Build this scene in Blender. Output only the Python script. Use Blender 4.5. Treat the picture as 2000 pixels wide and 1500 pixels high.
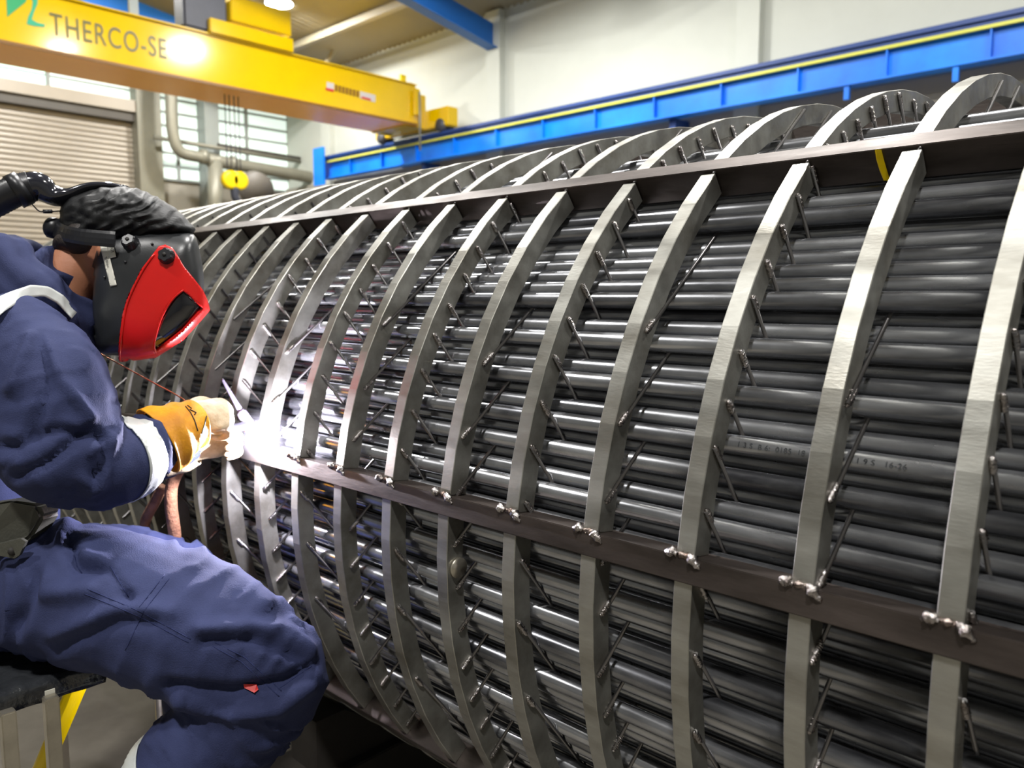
import bpy, bmesh, math, random
import numpy as np
from mathutils import Vector, Matrix, noise
from mathutils.bvhtree import BVHTree
random.seed(7)
sc = bpy.context.scene
C = sc.collection
for o in list(bpy.data.objects): bpy.data.objects.remove(o)

# ------------------------------------------------------------------ camera
S = 0.165                      # ring spacing in metres
ZC = 1.56                      # camera height
HD, PT, FPX = 0.811690143, 0.109431561, 1553.29
F = Vector((-math.cos(HD)*math.cos(PT), math.sin(HD)*math.cos(PT), -math.sin(PT)))
Rv = Vector((math.sin(HD), math.cos(HD), 0.0))
Uv = Rv.cross(F)
CAM = Vector((0, 0, ZC))
cam = bpy.data.cameras.new('camera'); camo = bpy.data.objects.new('camera', cam); C.objects.link(camo)
cam.sensor_width = 36; cam.lens = FPX/2000*36; cam.clip_start = .02; cam.clip_end = 200
M3 = Matrix((Rv, Uv, -F)).transposed()
camo.matrix_world = Matrix.Translation(CAM) @ M3.to_4x4()
cam.dof.use_dof = True; cam.dof.focus_distance = 1.35; cam.dof.aperture_fstop = 4.6
sc.camera = camo

# ------------------------------------------------------------------ world, exposure
w = bpy.data.worlds.new('hall'); sc.world = w; w.use_nodes = True
w.node_tree.nodes['Background'].inputs[0].default_value = (.86, .93, 1, 1)
w.node_tree.nodes['Background'].inputs[1].default_value = .55
sc.view_settings.view_transform = 'Standard'; sc.view_settings.look = 'None'
sc.view_settings.gamma = 1; sc.view_settings.exposure = 0.08
sc.view_settings.use_curve_mapping = False
sc.cycles.max_bounces = 6; sc.cycles.use_denoising = True
sc.cycles.sample_clamp_indirect = 6

ARC_POWER = 26.0
LAMP_POWER = 400.0

# ------------------------------------------------------------------ pixel helpers (2000x1500 frame)
def ray(u, v): return (u-1000)/FPX*Rv - (v-750)/FPX*Uv + F
def P(u, v, d): return CAM + ray(u, v)*d
def onX(u, v, X): D = ray(u, v); return CAM + D*((X-CAM.x)/D.x)
def onY(u, v, Y): D = ray(u, v); return CAM + D*((Y-CAM.y)/D.y)
def onZ(u, v, Z): D = ray(u, v); return CAM + D*((Z-CAM.z)/D.z)

# ------------------------------------------------------------------ materials
def s2l(c): return tuple((x/255/12.92 if x/255 <= .04045 else ((x/255+.055)/1.055)**2.4) for x in c)
MATS = {}
def mat(name, col, rough=.5, metal=0, var=.0, vscale=8, col2=None, bump=0, bscale=60, spec=.5, stretch=(1, 1, 1), rvar=0, emis=None, estr=0, coat=0, objrand=0, rspots=None):
    m = bpy.data.materials.new(name); m.use_nodes = True; nt = m.node_tree; N = nt.nodes; L = nt.links
    b = N['Principled BSDF']
    col = s2l(col); b.inputs['Base Color'].default_value = (*col, 1)
    b.inputs['Roughness'].default_value = rough; b.inputs['Metallic'].default_value = metal
    b.inputs['Specular IOR Level'].default_value = spec
    b.inputs['Coat Weight'].default_value = coat; b.inputs['Coat Roughness'].default_value = .08
    tc = N.new('ShaderNodeTexCoord'); mp = N.new('ShaderNodeMapping'); mp.inputs['Scale'].default_value = stretch
    L.new(tc.outputs['Object'], mp.inputs['Vector']); vec = mp.outputs['Vector']
    if objrand:
        oi = N.new('ShaderNodeObjectInfo'); ad = N.new('ShaderNodeVectorMath'); ad.operation = 'ADD'
        sc_ = N.new('ShaderNodeMath'); sc_.operation = 'MULTIPLY'; sc_.inputs[1].default_value = 37.0
        L.new(oi.outputs['Random'], sc_.inputs[0]); L.new(vec, ad.inputs[0]); L.new(sc_.outputs[0], ad.inputs[1]); vec = ad.outputs[0]
    if var or col2 or rvar:
        n = N.new('ShaderNodeTexNoise'); n.inputs['Scale'].default_value = vscale; n.inputs['Detail'].default_value = 6; n.inputs['Roughness'].default_value = .62
        L.new(vec, n.inputs['Vector'])
        r = N.new('ShaderNodeValToRGB'); r.color_ramp.elements[0].position = .32; r.color_ramp.elements[1].position = .7
        c2 = s2l(col2) if col2 else tuple(x*(1-var) for x in col)
        r.color_ramp.elements[0].color = (*c2, 1); r.color_ramp.elements[1].color = (*[min(1, x*(1+var)) for x in col], 1)
        L.new(n.outputs['Fac'], r.inputs['Fac']); L.new(r.outputs['Color'], b.inputs['Base Color'])
        if rvar:
            mr = N.new('ShaderNodeMapRange'); mr.inputs['From Min'].default_value = .3; mr.inputs['From Max'].default_value = .7
            mr.inputs['To Min'].default_value = max(.02, rough-rvar); mr.inputs['To Max'].default_value = rough+rvar
            n2 = N.new('ShaderNodeTexNoise'); n2.inputs['Scale'].default_value = vscale*2.3; n2.inputs['Detail'].default_value = 4
            L.new(vec, n2.inputs['Vector']); L.new(n2.outputs['Fac'], mr.inputs['Value']); L.new(mr.outputs['Result'], b.inputs['Roughness'])
    if bump:
        n = N.new('ShaderNodeTexNoise'); n.inputs['Scale'].default_value = bscale; n.inputs['Detail'].default_value = 4
        L.new(vec, n.inputs['Vector'])
        bp = N.new('ShaderNodeBump'); bp.inputs['Strength'].default_value = bump; bp.inputs['Distance'].default_value = .004
        L.new(n.outputs['Fac'], bp.inputs['Height']); L.new(bp.outputs['Normal'], b.inputs['Normal'])
    if emis:
        b.inputs['Emission Color'].default_value = (*s2l(emis), 1); b.inputs['Emission Strength'].default_value = estr
    MATS[name] = m; return m
mat('ring_steel', (166, 166, 160), .42, .78, .16, 5, col2=(124, 121, 112), bump=.06, bscale=160, stretch=(.6, 2, 2), rvar=.10, objrand=1)
mat('tube_steel', (176, 178, 182), .25, .84, .25, 9, col2=(78, 79, 84), bump=.04, bscale=120, stretch=(.25, 1, 1), rvar=.08, objrand=1)
mat('bar_steel', (82, 74, 70), .44, .6, .2, 7, col2=(52, 46, 42), bump=.08, bscale=120, stretch=(.5, 2, 2), rvar=.1)
mat('rod_steel', (118, 116, 116), .32, .9, .1, 20)
mat('weld_metal', (190, 186, 186), .24, 1, .2, 60, col2=(110, 100, 95), bump=.7, bscale=260)
mat('burnt_weld', (150, 140, 135), .26, 1, .2, 40, col2=(70, 48, 34), bump=.8, bscale=220)
mat('navy_cloth', (50, 57, 92), .85, 0, .1, 6, col2=(40, 46, 78), bump=.25, bscale=420, spec=.25)
mat('cloth_seam', (40, 47, 84), .85, 0, spec=.2)
mat('silver_tape', (196, 200, 198), .38, .15, .06, 20, bump=.08, bscale=300)
mat('helmet_shell', (38, 40, 42), .36, 0, .12, 12, bump=.05, bscale=300, spec=.5)
mat('red_plastic', (205, 24, 20), .3, 0, .06, 10, spec=.5)
mat('dark_lens', (14, 16, 24), .06, 0, spec=.8, coat=.6)
mat('black_fabric', (17, 18, 20), .55, 0, .2, 22, bump=.35, bscale=90, spec=.35)
mat('black_rubber', (27, 28, 32), .36, 0, .15, 15, bump=.1, bscale=60)
mat('duct_gloss', (34, 35, 42), .13, 0, coat=.5)
mat('skin', (176, 118, 88), .5, 0, .08, 20, bump=.1, bscale=200)
mat('hair', (34, 26, 22), .6, 0, .2, 60, bump=.4, bscale=200)
mat('yellow_leather', (222, 158, 8), .62, 0, .12, 14, col2=(188, 118, 10), bump=.3, bscale=160)
mat('cream_leather', (214, 200, 172), .68, 0, .1, 18, col2=(160, 142, 112), bump=.35, bscale=140)
mat('brown_leather', (160, 116, 88), .7, 0, .2, 30, col2=(112, 76, 58), bump=.8, bscale=110)
mat('black_thread', (22, 18, 14), .7)
mat('tape_white', (214, 212, 200), .5, 0, .05, 40)
mat('ink_black', (30, 30, 32), .6)
mat('grey_print', (66, 68, 70), .5, .4)
mat('label_red', (190, 40, 36), .5, 0, .1, 60)
mat('olive_case', (66, 66, 58), .6, 0, .12, 20, bump=.2, bscale=200)
mat('black_film', (44, 46, 49), .16, 0, .2, 18, bump=1.0, bscale=40, spec=.7)
mat('bright_steel', (176, 170, 156), .35, .85, .12, 20, bump=.1, bscale=120)
mat('yellow_paint', (250, 214, 0), .35, 0, .05, 5, spec=.5)
mat('crane_yellow', (214, 176, 0), .16, 0, .04, 2, spec=.5, coat=.25)
mat('crane_under', (255, 172, 0), .3, 0, .04, 2)  # crane yellow with the warm light on its underside put into the colour
mat('crane_grey', (60, 62, 72), .5, 0, .1, 5)
mat('logo_green', (28, 150, 90), .4); mat('logo_teal', (40, 160, 120), .4)
mat('logo_grey', (96, 92, 52), .4); mat('plate_silver', (190, 184, 180), .4); mat('plate_brown', (120, 80, 20), .4)
mat('rail_blue', (0, 130, 250), .38, 0, .12, 1.2, col2=(0, 102, 214))
mat('rail_dark_blue', (20, 56, 120), .45, 0, .1, 2)
mat('rail_yellow', (196, 196, 70), .4, 0, .08, 3)
mat('rafter_blue', (30, 100, 180), .45, 0, .08, 2)
mat('wall_white', (190, 193, 184), .85, 0, .03, 1.5, bump=.3, bscale=9)
mat('wall_dim', (112, 112, 108), .85, 0, .05, 1)
mat('wall_beige', (160, 155, 143), .8, 0, .06, 1)
mat('cladding_grey', (176, 176, 168), .7, 0, .06, 1)
mat('ceiling_sheet', (150, 143, 122), .6, 0, .05, 1)
mat('purlin_beige', (160, 152, 128), .55, 0, .05, 2)
mat('door_slat', (160, 151, 137), .4, .1, .05, 1.5)
mat('dark_trim', (84, 80, 74), .6, 0, .1, 3)
mat('column_grey', (150, 156, 152), .5, 0, .08, 2)
mat('duct_grey', (132, 130, 116), .45, .2, .08, 3)
mat('pane', (214, 226, 218), .5, 0, emis=(205, 222, 214), estr=1.0)
mat('concrete', (116, 111, 100), .55, 0, .12, 2.2, col2=(90, 85, 76), bump=.25, bscale=30, rvar=.1)
mat('dark_wood', (46, 42, 38), .75, 0, .2, 8, bump=.4, bscale=40)
mat('lamp_glass', (255, 255, 255), .5, 0, emis=(255, 250, 240), estr=30)
mat('lamp_case', (150, 150, 150), .4, .5)
mat('nozzle_white', (236, 228, 224), .4); mat('nozzle_red', (215, 60, 56), .4)
mat('torch_grey', (104, 98, 116), .4, .3)
mat('filler_metal', (206, 130, 96), .25, 1)
mat('arc', (255, 255, 255), .5, emis=(236, 232, 255), estr=900)
MM = MATS
nt = MM['navy_cloth'].node_tree; b_ = nt.nodes['Principled BSDF']; old = b_.inputs['Normal'].links[0].from_node
tc_ = nt.nodes.new('ShaderNodeTexCoord'); n1_ = nt.nodes.new('ShaderNodeTexNoise'); n1_.inputs['Scale'].default_value = 5; n1_.inputs['Distortion'].default_value = 1.2
n1_.noise_type = 'RIDGED_MULTIFRACTAL'; n1_.inputs['Detail'].default_value = 3
bp_ = nt.nodes.new('ShaderNodeBump'); bp_.inputs['Strength'].default_value = .55; bp_.inputs['Distance'].default_value = .02
nt.links.new(tc_.outputs['Object'], n1_.inputs['Vector']); nt.links.new(n1_.outputs[0], bp_.inputs['Height']); nt.links.new(bp_.outputs[0], old.inputs['Normal'])

# ------------------------------------------------------------------ mesh helpers
def link(name, me, parent=None, m=None):
    o = bpy.data.objects.new(name, me); C.objects.link(o)
    if m is not None: me.materials.append(MM[m])
    if parent is not None: o.parent = parent; o.matrix_parent_inverse = Matrix.Translation(-parent.matrix_world.translation) if False else Matrix()
    return o
def tag(o, label, cat, group=None, kind=None):
    if label: o['label'] = label
    if cat: o['category'] = cat
    if group: o['group'] = group
    if kind: o['kind'] = kind
    return o
def thing(name, label, cat, group=None):
    return tag(link(name, None), label, cat, group)
def mesh(name, V, Fc, smooth=False):
    me = bpy.data.meshes.new(name); me.from_pydata([tuple(v) for v in V], [], Fc); me.update()
    if smooth: me.shade_smooth()
    return me
def bmmesh(name, bm, smooth=False, recalc=True):
    if recalc: bmesh.ops.recalc_face_normals(bm, faces=bm.faces)
    me = bpy.data.meshes.new(name); bm.to_mesh(me); bm.free()
    if smooth: me.shade_smooth()
    return me
def box(bm, lo, hi, bev=0):
    x0, y0, z0 = [min(a, b) for a, b in zip(lo, hi)]; x1, y1, z1 = [max(a, b) for a, b in zip(lo, hi)]
    vs = [bm.verts.new(c) for c in ((x0, y0, z0), (x1, y0, z0), (x1, y1, z0), (x0, y1, z0), (x0, y0, z1), (x1, y0, z1), (x1, y1, z1), (x0, y1, z1))]
    fs = [bm.faces.new([vs[i] for i in f]) for f in ((0, 3, 2, 1), (4, 5, 6, 7), (0, 1, 5, 4), (1, 2, 6, 5), (2, 3, 7, 6), (3, 0, 4, 7))]
    if bev:
        es = list({e for f in fs for e in f.edges})
        bmesh.ops.bevel(bm, geom=es, offset=bev, segments=2, affect='EDGES')
def boxobj(name, lo, hi, m, parent=None, bev=0):
    bm = bmesh.new(); box(bm, lo, hi, bev); return link(name, bmmesh(name, bm), parent, m)
def frames(pts):
    T = []
    for i in range(len(pts)):
        a = pts[max(0, i-1)]; b = pts[min(len(pts)-1, i+1)]; T.append((b-a).normalized())
    return T
def loft(bm, pts, rad, ref, n=16, caps=True, fn=None):
    """closed tube; rad: list of r or (a,b): a along ref-ish axis, b across"""
    pts = [Vector(p) for p in pts]; T = frames(pts); rings = []
    for i, (p, t) in enumerate(zip(pts, T)):
        a = (ref - t*ref.dot(t)).normalized(); b = t.cross(a)
        r = rad[i]; ra, rb = r if isinstance(r, tuple) else (r, r)
        rg = []
        for k in range(n):
            ph = 2*math.pi*k/n
            s = 1 if fn is None else fn(i, ph)
            rg.append(bm.verts.new(p + a*(ra*math.cos(ph)*s) + b*(rb*math.sin(ph)*s)))
        rings.append(rg)
    for i in range(len(rings)-1):
        for k in range(n):
            bm.faces.new((rings[i][k], rings[i][(k+1) % n], rings[i+1][(k+1) % n], rings[i+1][k]))
    if caps:
        for rg, p, s in ((rings[0], pts[0]-T[0]*min(rad[0] if not isinstance(rad[0], tuple) else min(rad[0]), .0), 1), (rings[-1], pts[-1], -1)):
            c = bm.verts.new(p)
            for k in range(n): bm.faces.new((c, rg[(k+1) % n], rg[k]) if s > 0 else (c, rg[k], rg[(k+1) % n]))
    return rings
def catmull(pts, rad, sub=6):
    pts = [Vector(p) for p in pts]; out = []; ro = []
    R2 = [(r if isinstance(r, tuple) else (r, r)) for r in rad]
    for i in range(len(pts)-1):
        p0 = pts[max(i-1, 0)]; p1 = pts[i]; p2 = pts[i+1]; p3 = pts[min(i+2, len(pts)-1)]
        for j in range(sub):
            t = j/sub
            out.append(.5*((2*p1)+(p2-p0)*t+(2*p0-5*p1+4*p2-p3)*t*t+(3*p1-p0-3*p2+p3)*t**3))
            q = t*t*(3-2*t)
            ro.append((R2[i][0]*(1-q)+R2[i+1][0]*q, R2[i][1]*(1-q)+R2[i+1][1]*q))
    out.append(pts[-1]); ro.append(R2[-1]); return out, ro
def tube(name, pts, r, m, parent=None, n=10, sub=6, ref=Vector((0, 0, 1)), smooth=True):
    rad = r if isinstance(r, list) else [r]*len(pts)
    if sub > 1: pts, rad = catmull(pts, rad, sub)
    d = (Vector(pts[-1])-Vector(pts[0])).normalized()
    if abs(d.dot(ref)) > .9: ref = Vector((1, 0, 0))
    bm = bmesh.new(); loft(bm, pts, rad, ref, n)
    return link(name, bmmesh(name, bm, smooth), parent, m)

# ================================================================== the hall
YW = 10.35; XE = -17.2; ZCL = None
cj = onY(980, 22, YW); ZCL = cj.z                       # ceiling / wall junction height
def struct(o): o['kind'] = 'structure'; return o
struct(boxobj('floor', (-18, -7, -.1), (6, YW+.2, 0), 'concrete'))
struct(boxobj('wall_back', (XE-.2, YW, 0), (6, YW+.2, ZCL+.6), 'wall_white'))
struct(boxobj('wall_right', (6, -7, 0), (6.2, YW+.2, ZCL+2.6), 'wall_dim'))
struct(boxobj('wall_front', (XE-.2, -7.2, 0), (6.2, -7, ZCL+3.6), 'wall_dim'))
struct(boxobj('wall_left', (XE-.2, -7, 0), (XE, YW, ZCL+2.6), 'wall_beige'))
# ceiling slopes up away from the back wall
SL = .16
def zc(y): return ZCL + (YW-y)*SL
bm = bmesh.new()
n = 150                                                    # corrugated sheet, ribs run up the slope
xs = np.linspace(XE-.2, 6, n*2+1); prof = [(.05 if (i//1) % 2 else 0) for i in range(len(xs))]
top = [[bm.verts.new((x, y, zc(y)+pz)) for x, pz in zip(xs, prof)] for y in (YW+.2, -7)]
for i in range(len(xs)-1): bm.faces.new((top[0][i], top[0][i+1], top[1][i+1], top[1][i]))
struct(link('ceiling', bmmesh('ceiling', bm), None, 'ceiling_sheet'))
for y in (9.1, 7.5, 5.9, 4.3, 2.7, 1.1, -.5, -2.1):
    bm = bmesh.new(); box(bm, (XE, y-.03, zc(y)-.16), (6, y+.03, zc(y)-.03)); box(bm, (XE, y-.06, zc(y)-.17), (6, y+.06, zc(y)-.155))
    struct(link('ceiling_purlin', bmmesh('p', bm), None, 'purlin_beige'))
# blue rafters with haunches, and the pilasters under them
XA = onY(965, 100, YW-.1).x
for i, X in enumerate((onY(1466, 50, YW-.05).x, XA, XA-5.2)):
    bm = bmesh.new()
    z0 = onY(955, 82, YW-.2).z
    for (ys, zl, zh) in (((-7, zc(-7)-.62, zc(-7)-.24), (7.4, zc(7.4)-.62, zc(7.4)-.24), (10.2, z0, zc(10.2)-.2)),):
        pass
    prof = [(-7, zc(-7)-.64), (7.6, zc(7.6)-.64), (10.25, z0-.1), (10.25, zc(10.25)-.24), (-7, zc(-7)-.24)]
    a = [bm.verts.new((X-.015, y, z)) for y, z in prof]; b = [bm.verts.new((X+.015, y, z)) for y, z in prof]
    bm.faces.new(a); bm.faces.new(b[::-1])
    for j in range(5): bm.faces.new((a[j], b[j], b[(j+1) % 5], a[(j+1) % 5]))
    for j in (0, 1):
        (y0, z0_), (y1, z1_) = prof[j], prof[j+1]
        vs = [bm.verts.new(c) for c in ((X-.12, y0, z0_), (X+.12, y0, z0_), (X+.12, y1, z1_), (X-.12, y1, z1_), (X-.12, y0, z0_-.02), (X+.12, y0, z0_-.02), (X+.12, y1, z1_-.02), (X-.12, y1, z1_-.02))]
        for f in ((0, 1, 2, 3), (4, 5, 6, 7), (0, 1, 5, 4), (2, 3, 7, 6), (1, 2, 6, 5), (3, 0, 4, 7)): bm.faces.new([vs[k] for k in f])
    struct(link('ceiling_rafter', bmmesh('r', bm), None, 'rafter_blue'))
    struct(boxobj('wall_column', (X-.17, YW-.14, 0), (X+.17, YW, zc(YW)), 'wall_white'))
# thin brace under the roof
t_ = tube('ceiling_brace', [onX(722, -10, XA-4.4), onX(636, 124, XA-4.2)], .045, 'purlin_beige', n=8, sub=1); struct(t_)
# joint in the white wall and a thin conduit
a = onY(976, 128, YW-.1); b = onY(978, 225, YW-.1)
cd = tube('conduit_pipe', [(a.x-.28, YW-.03, a.z), (a.x, YW-.06, a.z), (a.x, YW-.06, a.z-.02), (a.x, YW-.06, a.z-1.4)], .022, 'duct_grey', n=8, sub=1)
tag(cd, 'thin grey conduit running down the white wall beside the column', 'pipe')
# lower cladding of the back wall
zb = .246*9.9+ZC
struct(boxobj('wall_back_lower', (XE, YW-.06, 0), (6, YW-.001, zb+.1), 'wall_beige'))
for i in range(5): struct(boxobj('trim_2', (XE, YW-.09, zb-.25*i-.25), (6, YW-.06, zb-.25*i-.22), 'cladding_grey'))

# ---- runway beam (blue)
YB = 9.9
rb = thing('crane_runway_beam', 'long bright blue crane runway beam with yellow stripe along the white wall', 'beam')
zt, zbm = ZC+.298*YB, ZC+.2515*YB
xl = onY(634, 300, YB).x; xr = 5.5
boxobj('top_flange', (xl, YB-.12, zt-.05), (xr, YB+.12, zt), 'rail_dark_blue', rb)
boxobj('web', (xl, YB-.02, zbm+.02), (xr, YB+.02, zt-.05), 'rail_blue', rb)
boxobj('bottom_flange', (xl, YB-.1, zbm), (xr, YB+.1, zbm+.025), 'rail_blue', rb)
boxobj('conductor_rail', (xl+.15, YB-.10, zt-.135), (xr, YB-.05, zt-.10), 'rail_yellow', rb)
boxobj('conductor_cover', (xl+.15, YB-.09, zt-.10), (xr, YB-.03, zt-.05), 'rail_dark_blue', rb)['label'] = 'dark blue strip over the yellow rail'
xx = xr-.5
while xx > xl:
    boxobj('stiffener', (xx-.008, YB-.085, zbm+.025), (xx+.008, YB-.02, zt-.14), 'rail_blue', rb); xx -= 1.05
boxobj('end_plate', (xl-.04, YB-.26, zbm-.15), (xl+.34, YB-.22, zt+.16), 'rail_dark_blue' if False else 'rail_blue', rb)
xx = xr-1
while xx > xl:
    bm = bmesh.new(); box(bm, (xx-.05, YB+.02, zbm-.30), (xx+.05, YW, zbm)); link('bracket', bmmesh('b', bm), rb, 'rail_dark_blue'); xx -= 5.4
# small blue clips under the beam
for (u, v) in ((1655, 175), (1867, 152)):
    q = onY(u, v, YB-.05); boxobj('hanger', (q.x-.03, YB-.08, zbm-.16), (q.x+.03, YB-.03, zbm+.01), 'rail_blue', rb)

# ---- crane bridge (yellow)
q = ray(812, 250); XG = q.x/q.y*9.55
g = thing('overhead_crane', 'yellow overhead crane girder with dark lettering spanning above the welder', 'crane')
zgt = (onX(300, 36, XG).z+onX(805, 166, XG).z)/2; zgb = (onX(10, 77, XG).z+onX(795, 249, XG).z)/2
yl = -3.5; yr = onX(812, 200, XG).y
ww = min(1.0, max(.3, XG - (onZ(300, 195, zgb).x)))
print('XG', XG, 'zgt', zgt, zgb, 'yr', yr, 'w', ww, 'runway', zt, 'ZCL', ZCL, 'XA', XA, 'xl', xl)
boxobj('web', (XG-.02, yl, zgb+.03), (XG, yr, zgt-.02), 'crane_yellow', g)
boxobj('web', (XG-ww+.02, yl, zgb+.03), (XG-ww+.04, yr, zgt-.02), 'crane_yellow', g)
boxobj('bottom_flange', (XG-ww, yl, zgb), (XG+.03, yr, zgb+.03), 'crane_under', g)
boxobj('top_flange', (XG-ww, yl, zgt-.02), (XG+.04, yr, zgt), 'crane_yellow', g)
boxobj('edge_angle', (XG+.03, yl, zgb-.005), (XG+.05, yr, zgb+.035), 'plate_brown', g)
# end carriage on the rail
bm = bmesh.new(); box(bm, (XG-ww-.5, YB-.13, zt+.08), (XG+.62, YB+.13, zt+.42), .02); link('end_carriage', bmmesh('e', bm), g, 'crane_yellow')
for X in (XG-ww-.3, XG+.42):
    wh = tube('wheel', [(X, YB-.16, zt+.11), (X, YB+.1, zt+.11)], .11, 'crane_grey', g, n=20, sub=1, ref=Vector((0, 0, 1)))
boxobj('girder_shoe', (XG-ww, yr-.25, zgb-.02), (XG-.01, YB-.1, zgt-.15), 'crane_yellow', g)
boxobj('junction_box', (XG+.05, yr-.10, zgt-.55), (XG+.12, yr+.0, zgt-.10), 'crane_yellow', g)
tube('drop_rod', [(XG+.13, yr-.02, zgt-.15), (XG+.13, yr-.02, zgb-.45)], .02, 'duct_grey', g, n=8, sub=1)
q = onX(788, 155, XG); boxobj('lifting_lug', (q.x-.04, q.y-.06, zgt), (q.x, q.y+.06, zgt+.12), 'yellow_paint', g)
q0 = onX(690, 232, XG-ww*.4)
# hoist trolley on top of the girder
ya = onX(405, 60, XG).y; yb2 = onX(566, 60, XG).y
h = onX(566, 92, XG).z
boxobj('trolley_beam', (XG-.2, ya, zgt), (XG+.1, yb2, zgt+.20), 'crane_yellow', g, .01)['label'] = 'yellow trolley beam lying on the girder'
boxobj('hoist_cover', (XG-.25, ya+.35, zgt+.25), (XG+.05, yb2, zgt+.62), 'crane_yellow', g, .015)['label'] = 'yellow hoist cover box on top of the girder'
boxobj('hoist_motor', (XG-.3, ya-.35, zgt+.02), (XG+.02, ya+.3, zgt+.62), 'crane_grey', g, .03)['label'] = 'dark hoist motor beside the yellow cover'
q = onX(262, 20, XG); boxobj('post', (XG-.05, q.y-.06, zgt), (XG, q.y+.06, zgt+.35), 'column_grey', g)
# lettering
def text(name, s, loc, right, up, size, m, parent, ext=.002, sx=1):
    cu = bpy.data.curves.new(name, 'FONT'); cu.body = s; cu.size = size; cu.extrude = ext; cu.space_character = 1.12
    o = bpy.data.objects.new(name, cu); C.objects.link(o); cu.materials.append(MM[m])
    right = right.normalized(); n_ = right.cross(up).normalized(); up = n_.cross(right)
    o.matrix_world = Matrix.Translation(loc) @ Matrix((right*sx, up, n_)).transposed().to_4x4()
    bpy.context.view_layer.update()
    me = bpy.data.meshes.new_from_object(o.evaluated_get(bpy.context.evaluated_depsgraph_get())); me.name = name
    mw = o.matrix_world.copy(); bpy.data.objects.remove(o)
    if not me.materials: me.materials.append(MM[m])
    o = bpy.data.objects.new(name, me); C.objects.link(o); o.matrix_world = mw
    if parent: o.parent = parent
    return o
a = onX(98, 66, XG+.006); b = onX(325, 102, XG+.006)
zh = onX(110, 22, XG).z-onX(110, 66, XG).z
tx = text('lettering', 'THERCO-SE', Vector((XG+.006, a.y, a.z)), Vector((0, 1, 0)), Vector((0, 0, 1)), zh*1.38, 'logo_grey', g)
bpy.context.view_layer.update()
tx.scale.x *= (b.y-a.y)/tx.dimensions.x
# green emblem left of the lettering: flowing band and wedge
def patch(name, px, X, m, parent, th=.004):
    bm = bmesh.new(); f = [bm.verts.new(onX(u, v, X)) for u, v in px]
    fc = bm.faces.new(f); r = bmesh.ops.extrude_face_region(bm, geom=[fc])
    bmesh.ops.translate(bm, verts=[v for v in r['geom'] if isinstance(v, bmesh.types.BMVert)], vec=(th, 0, 0))
    bmesh.ops.triangulate(bm, faces=bm.faces)
    return link(name, bmmesh(name, bm), parent, m)
patch('emblem', [(12, -12), (56, -12), (50, 4), (14, 33)], XG+.003, 'logo_green', g)['label'] = 'green wedge of the emblem'
patch('emblem', [(58, -12), (74, -12), (73, 8), (66, 24), (62, 38), (72, 44), (88, 48), (86, 53), (66, 51), (52, 47), (55, 33), (62, 18), (64, 4)], XG+.003, 'logo_teal', g)['label'] = 'teal flowing band of the emblem'
patch('maker_plate', [(638, 160), (652, 163), (652, 178), (638, 175)], XG+.003, 'plate_silver', g)
patch('maker_plate', [(636, 171), (652, 175), (652, 180), (636, 176)], XG+.006, 'label_red', g)['label'] = 'red stripe of the small plate'
for i in range(7):
    u = 654+i*7; patch('maker_letter', [(u, 165+i*1.9), (u+5, 166.4+i*1.9), (u+5, 179+i*1.9), (u, 177.6+i*1.9)], XG+.003, 'plate_brown', g)
patch('maker_plate', [(703, 178), (733, 186), (733, 200), (703, 192)], XG+.003, 'plate_silver', g)
patch('maker_plate', [(706, 188), (724, 193), (724, 197), (706, 192)], XG+.006, 'label_red', g)['label'] = 'red stripe of the small plate'
# hook block on its ropes
q = onX(458, 352, XG-.35)
hk = thing('hook_block', 'yellow crane hook block hanging on thin wire ropes in front of the grey ducts', 'hook')
for s in (-.07, .07):
    tube('sheave_cover', [(q.x-.06, q.y+s, q.z), (q.x-.05, q.y+s, q.z), (q.x+.05, q.y+s, q.z), (q.x+.06, q.y+s, q.z)], [.10, .14, .14, .10], 'yellow_paint', hk, n=18, sub=1, ref=Vector((0, 0, 1)))
boxobj('cheek_plate', (q.x-.04, q.y-.1, q.z-.13), (q.x+.04, q.y+.1, q.z+.02), 'yellow_paint', hk, .01)
tube('hook', [(q.x, q.y, q.z-.12), (q.x, q.y, q.z-.26), (q.x, q.y+.08, q.z-.34), (q.x, q.y, q.z-.44), (q.x, q.y-.09, q.z-.36)], [.07, .06, .045, .045, .02], 'crane_grey', hk, n=10)
for s in (-.11, -.04, .04, .11): tube('rope', [(q.x, q.y+s, q.z+.05), (q.x, q.y+s, zgb)], .008, 'crane_grey', hk, n=6, sub=1)
# dark round blower next to the hook
q = onX(502, 372, XE+2.5)
bl = thing('extractor_fan', 'dark round extractor fan housing behind the cylinder', 'fan')
tube('housing', [(q.x, q.y-.1, q.z), (q.x+.1, q.y-.1, q.z), (q.x+.3, q.y-.1, q.z)], [.25, .36, .30], 'dark_trim', bl, n=22, sub=1)
tube('duct_neck', [(q.x+.1, q.y-.1, q.z), (q.x+.1, q.y-.1, 0)], .12, 'dark_trim', bl, n=14, sub=1)

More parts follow.
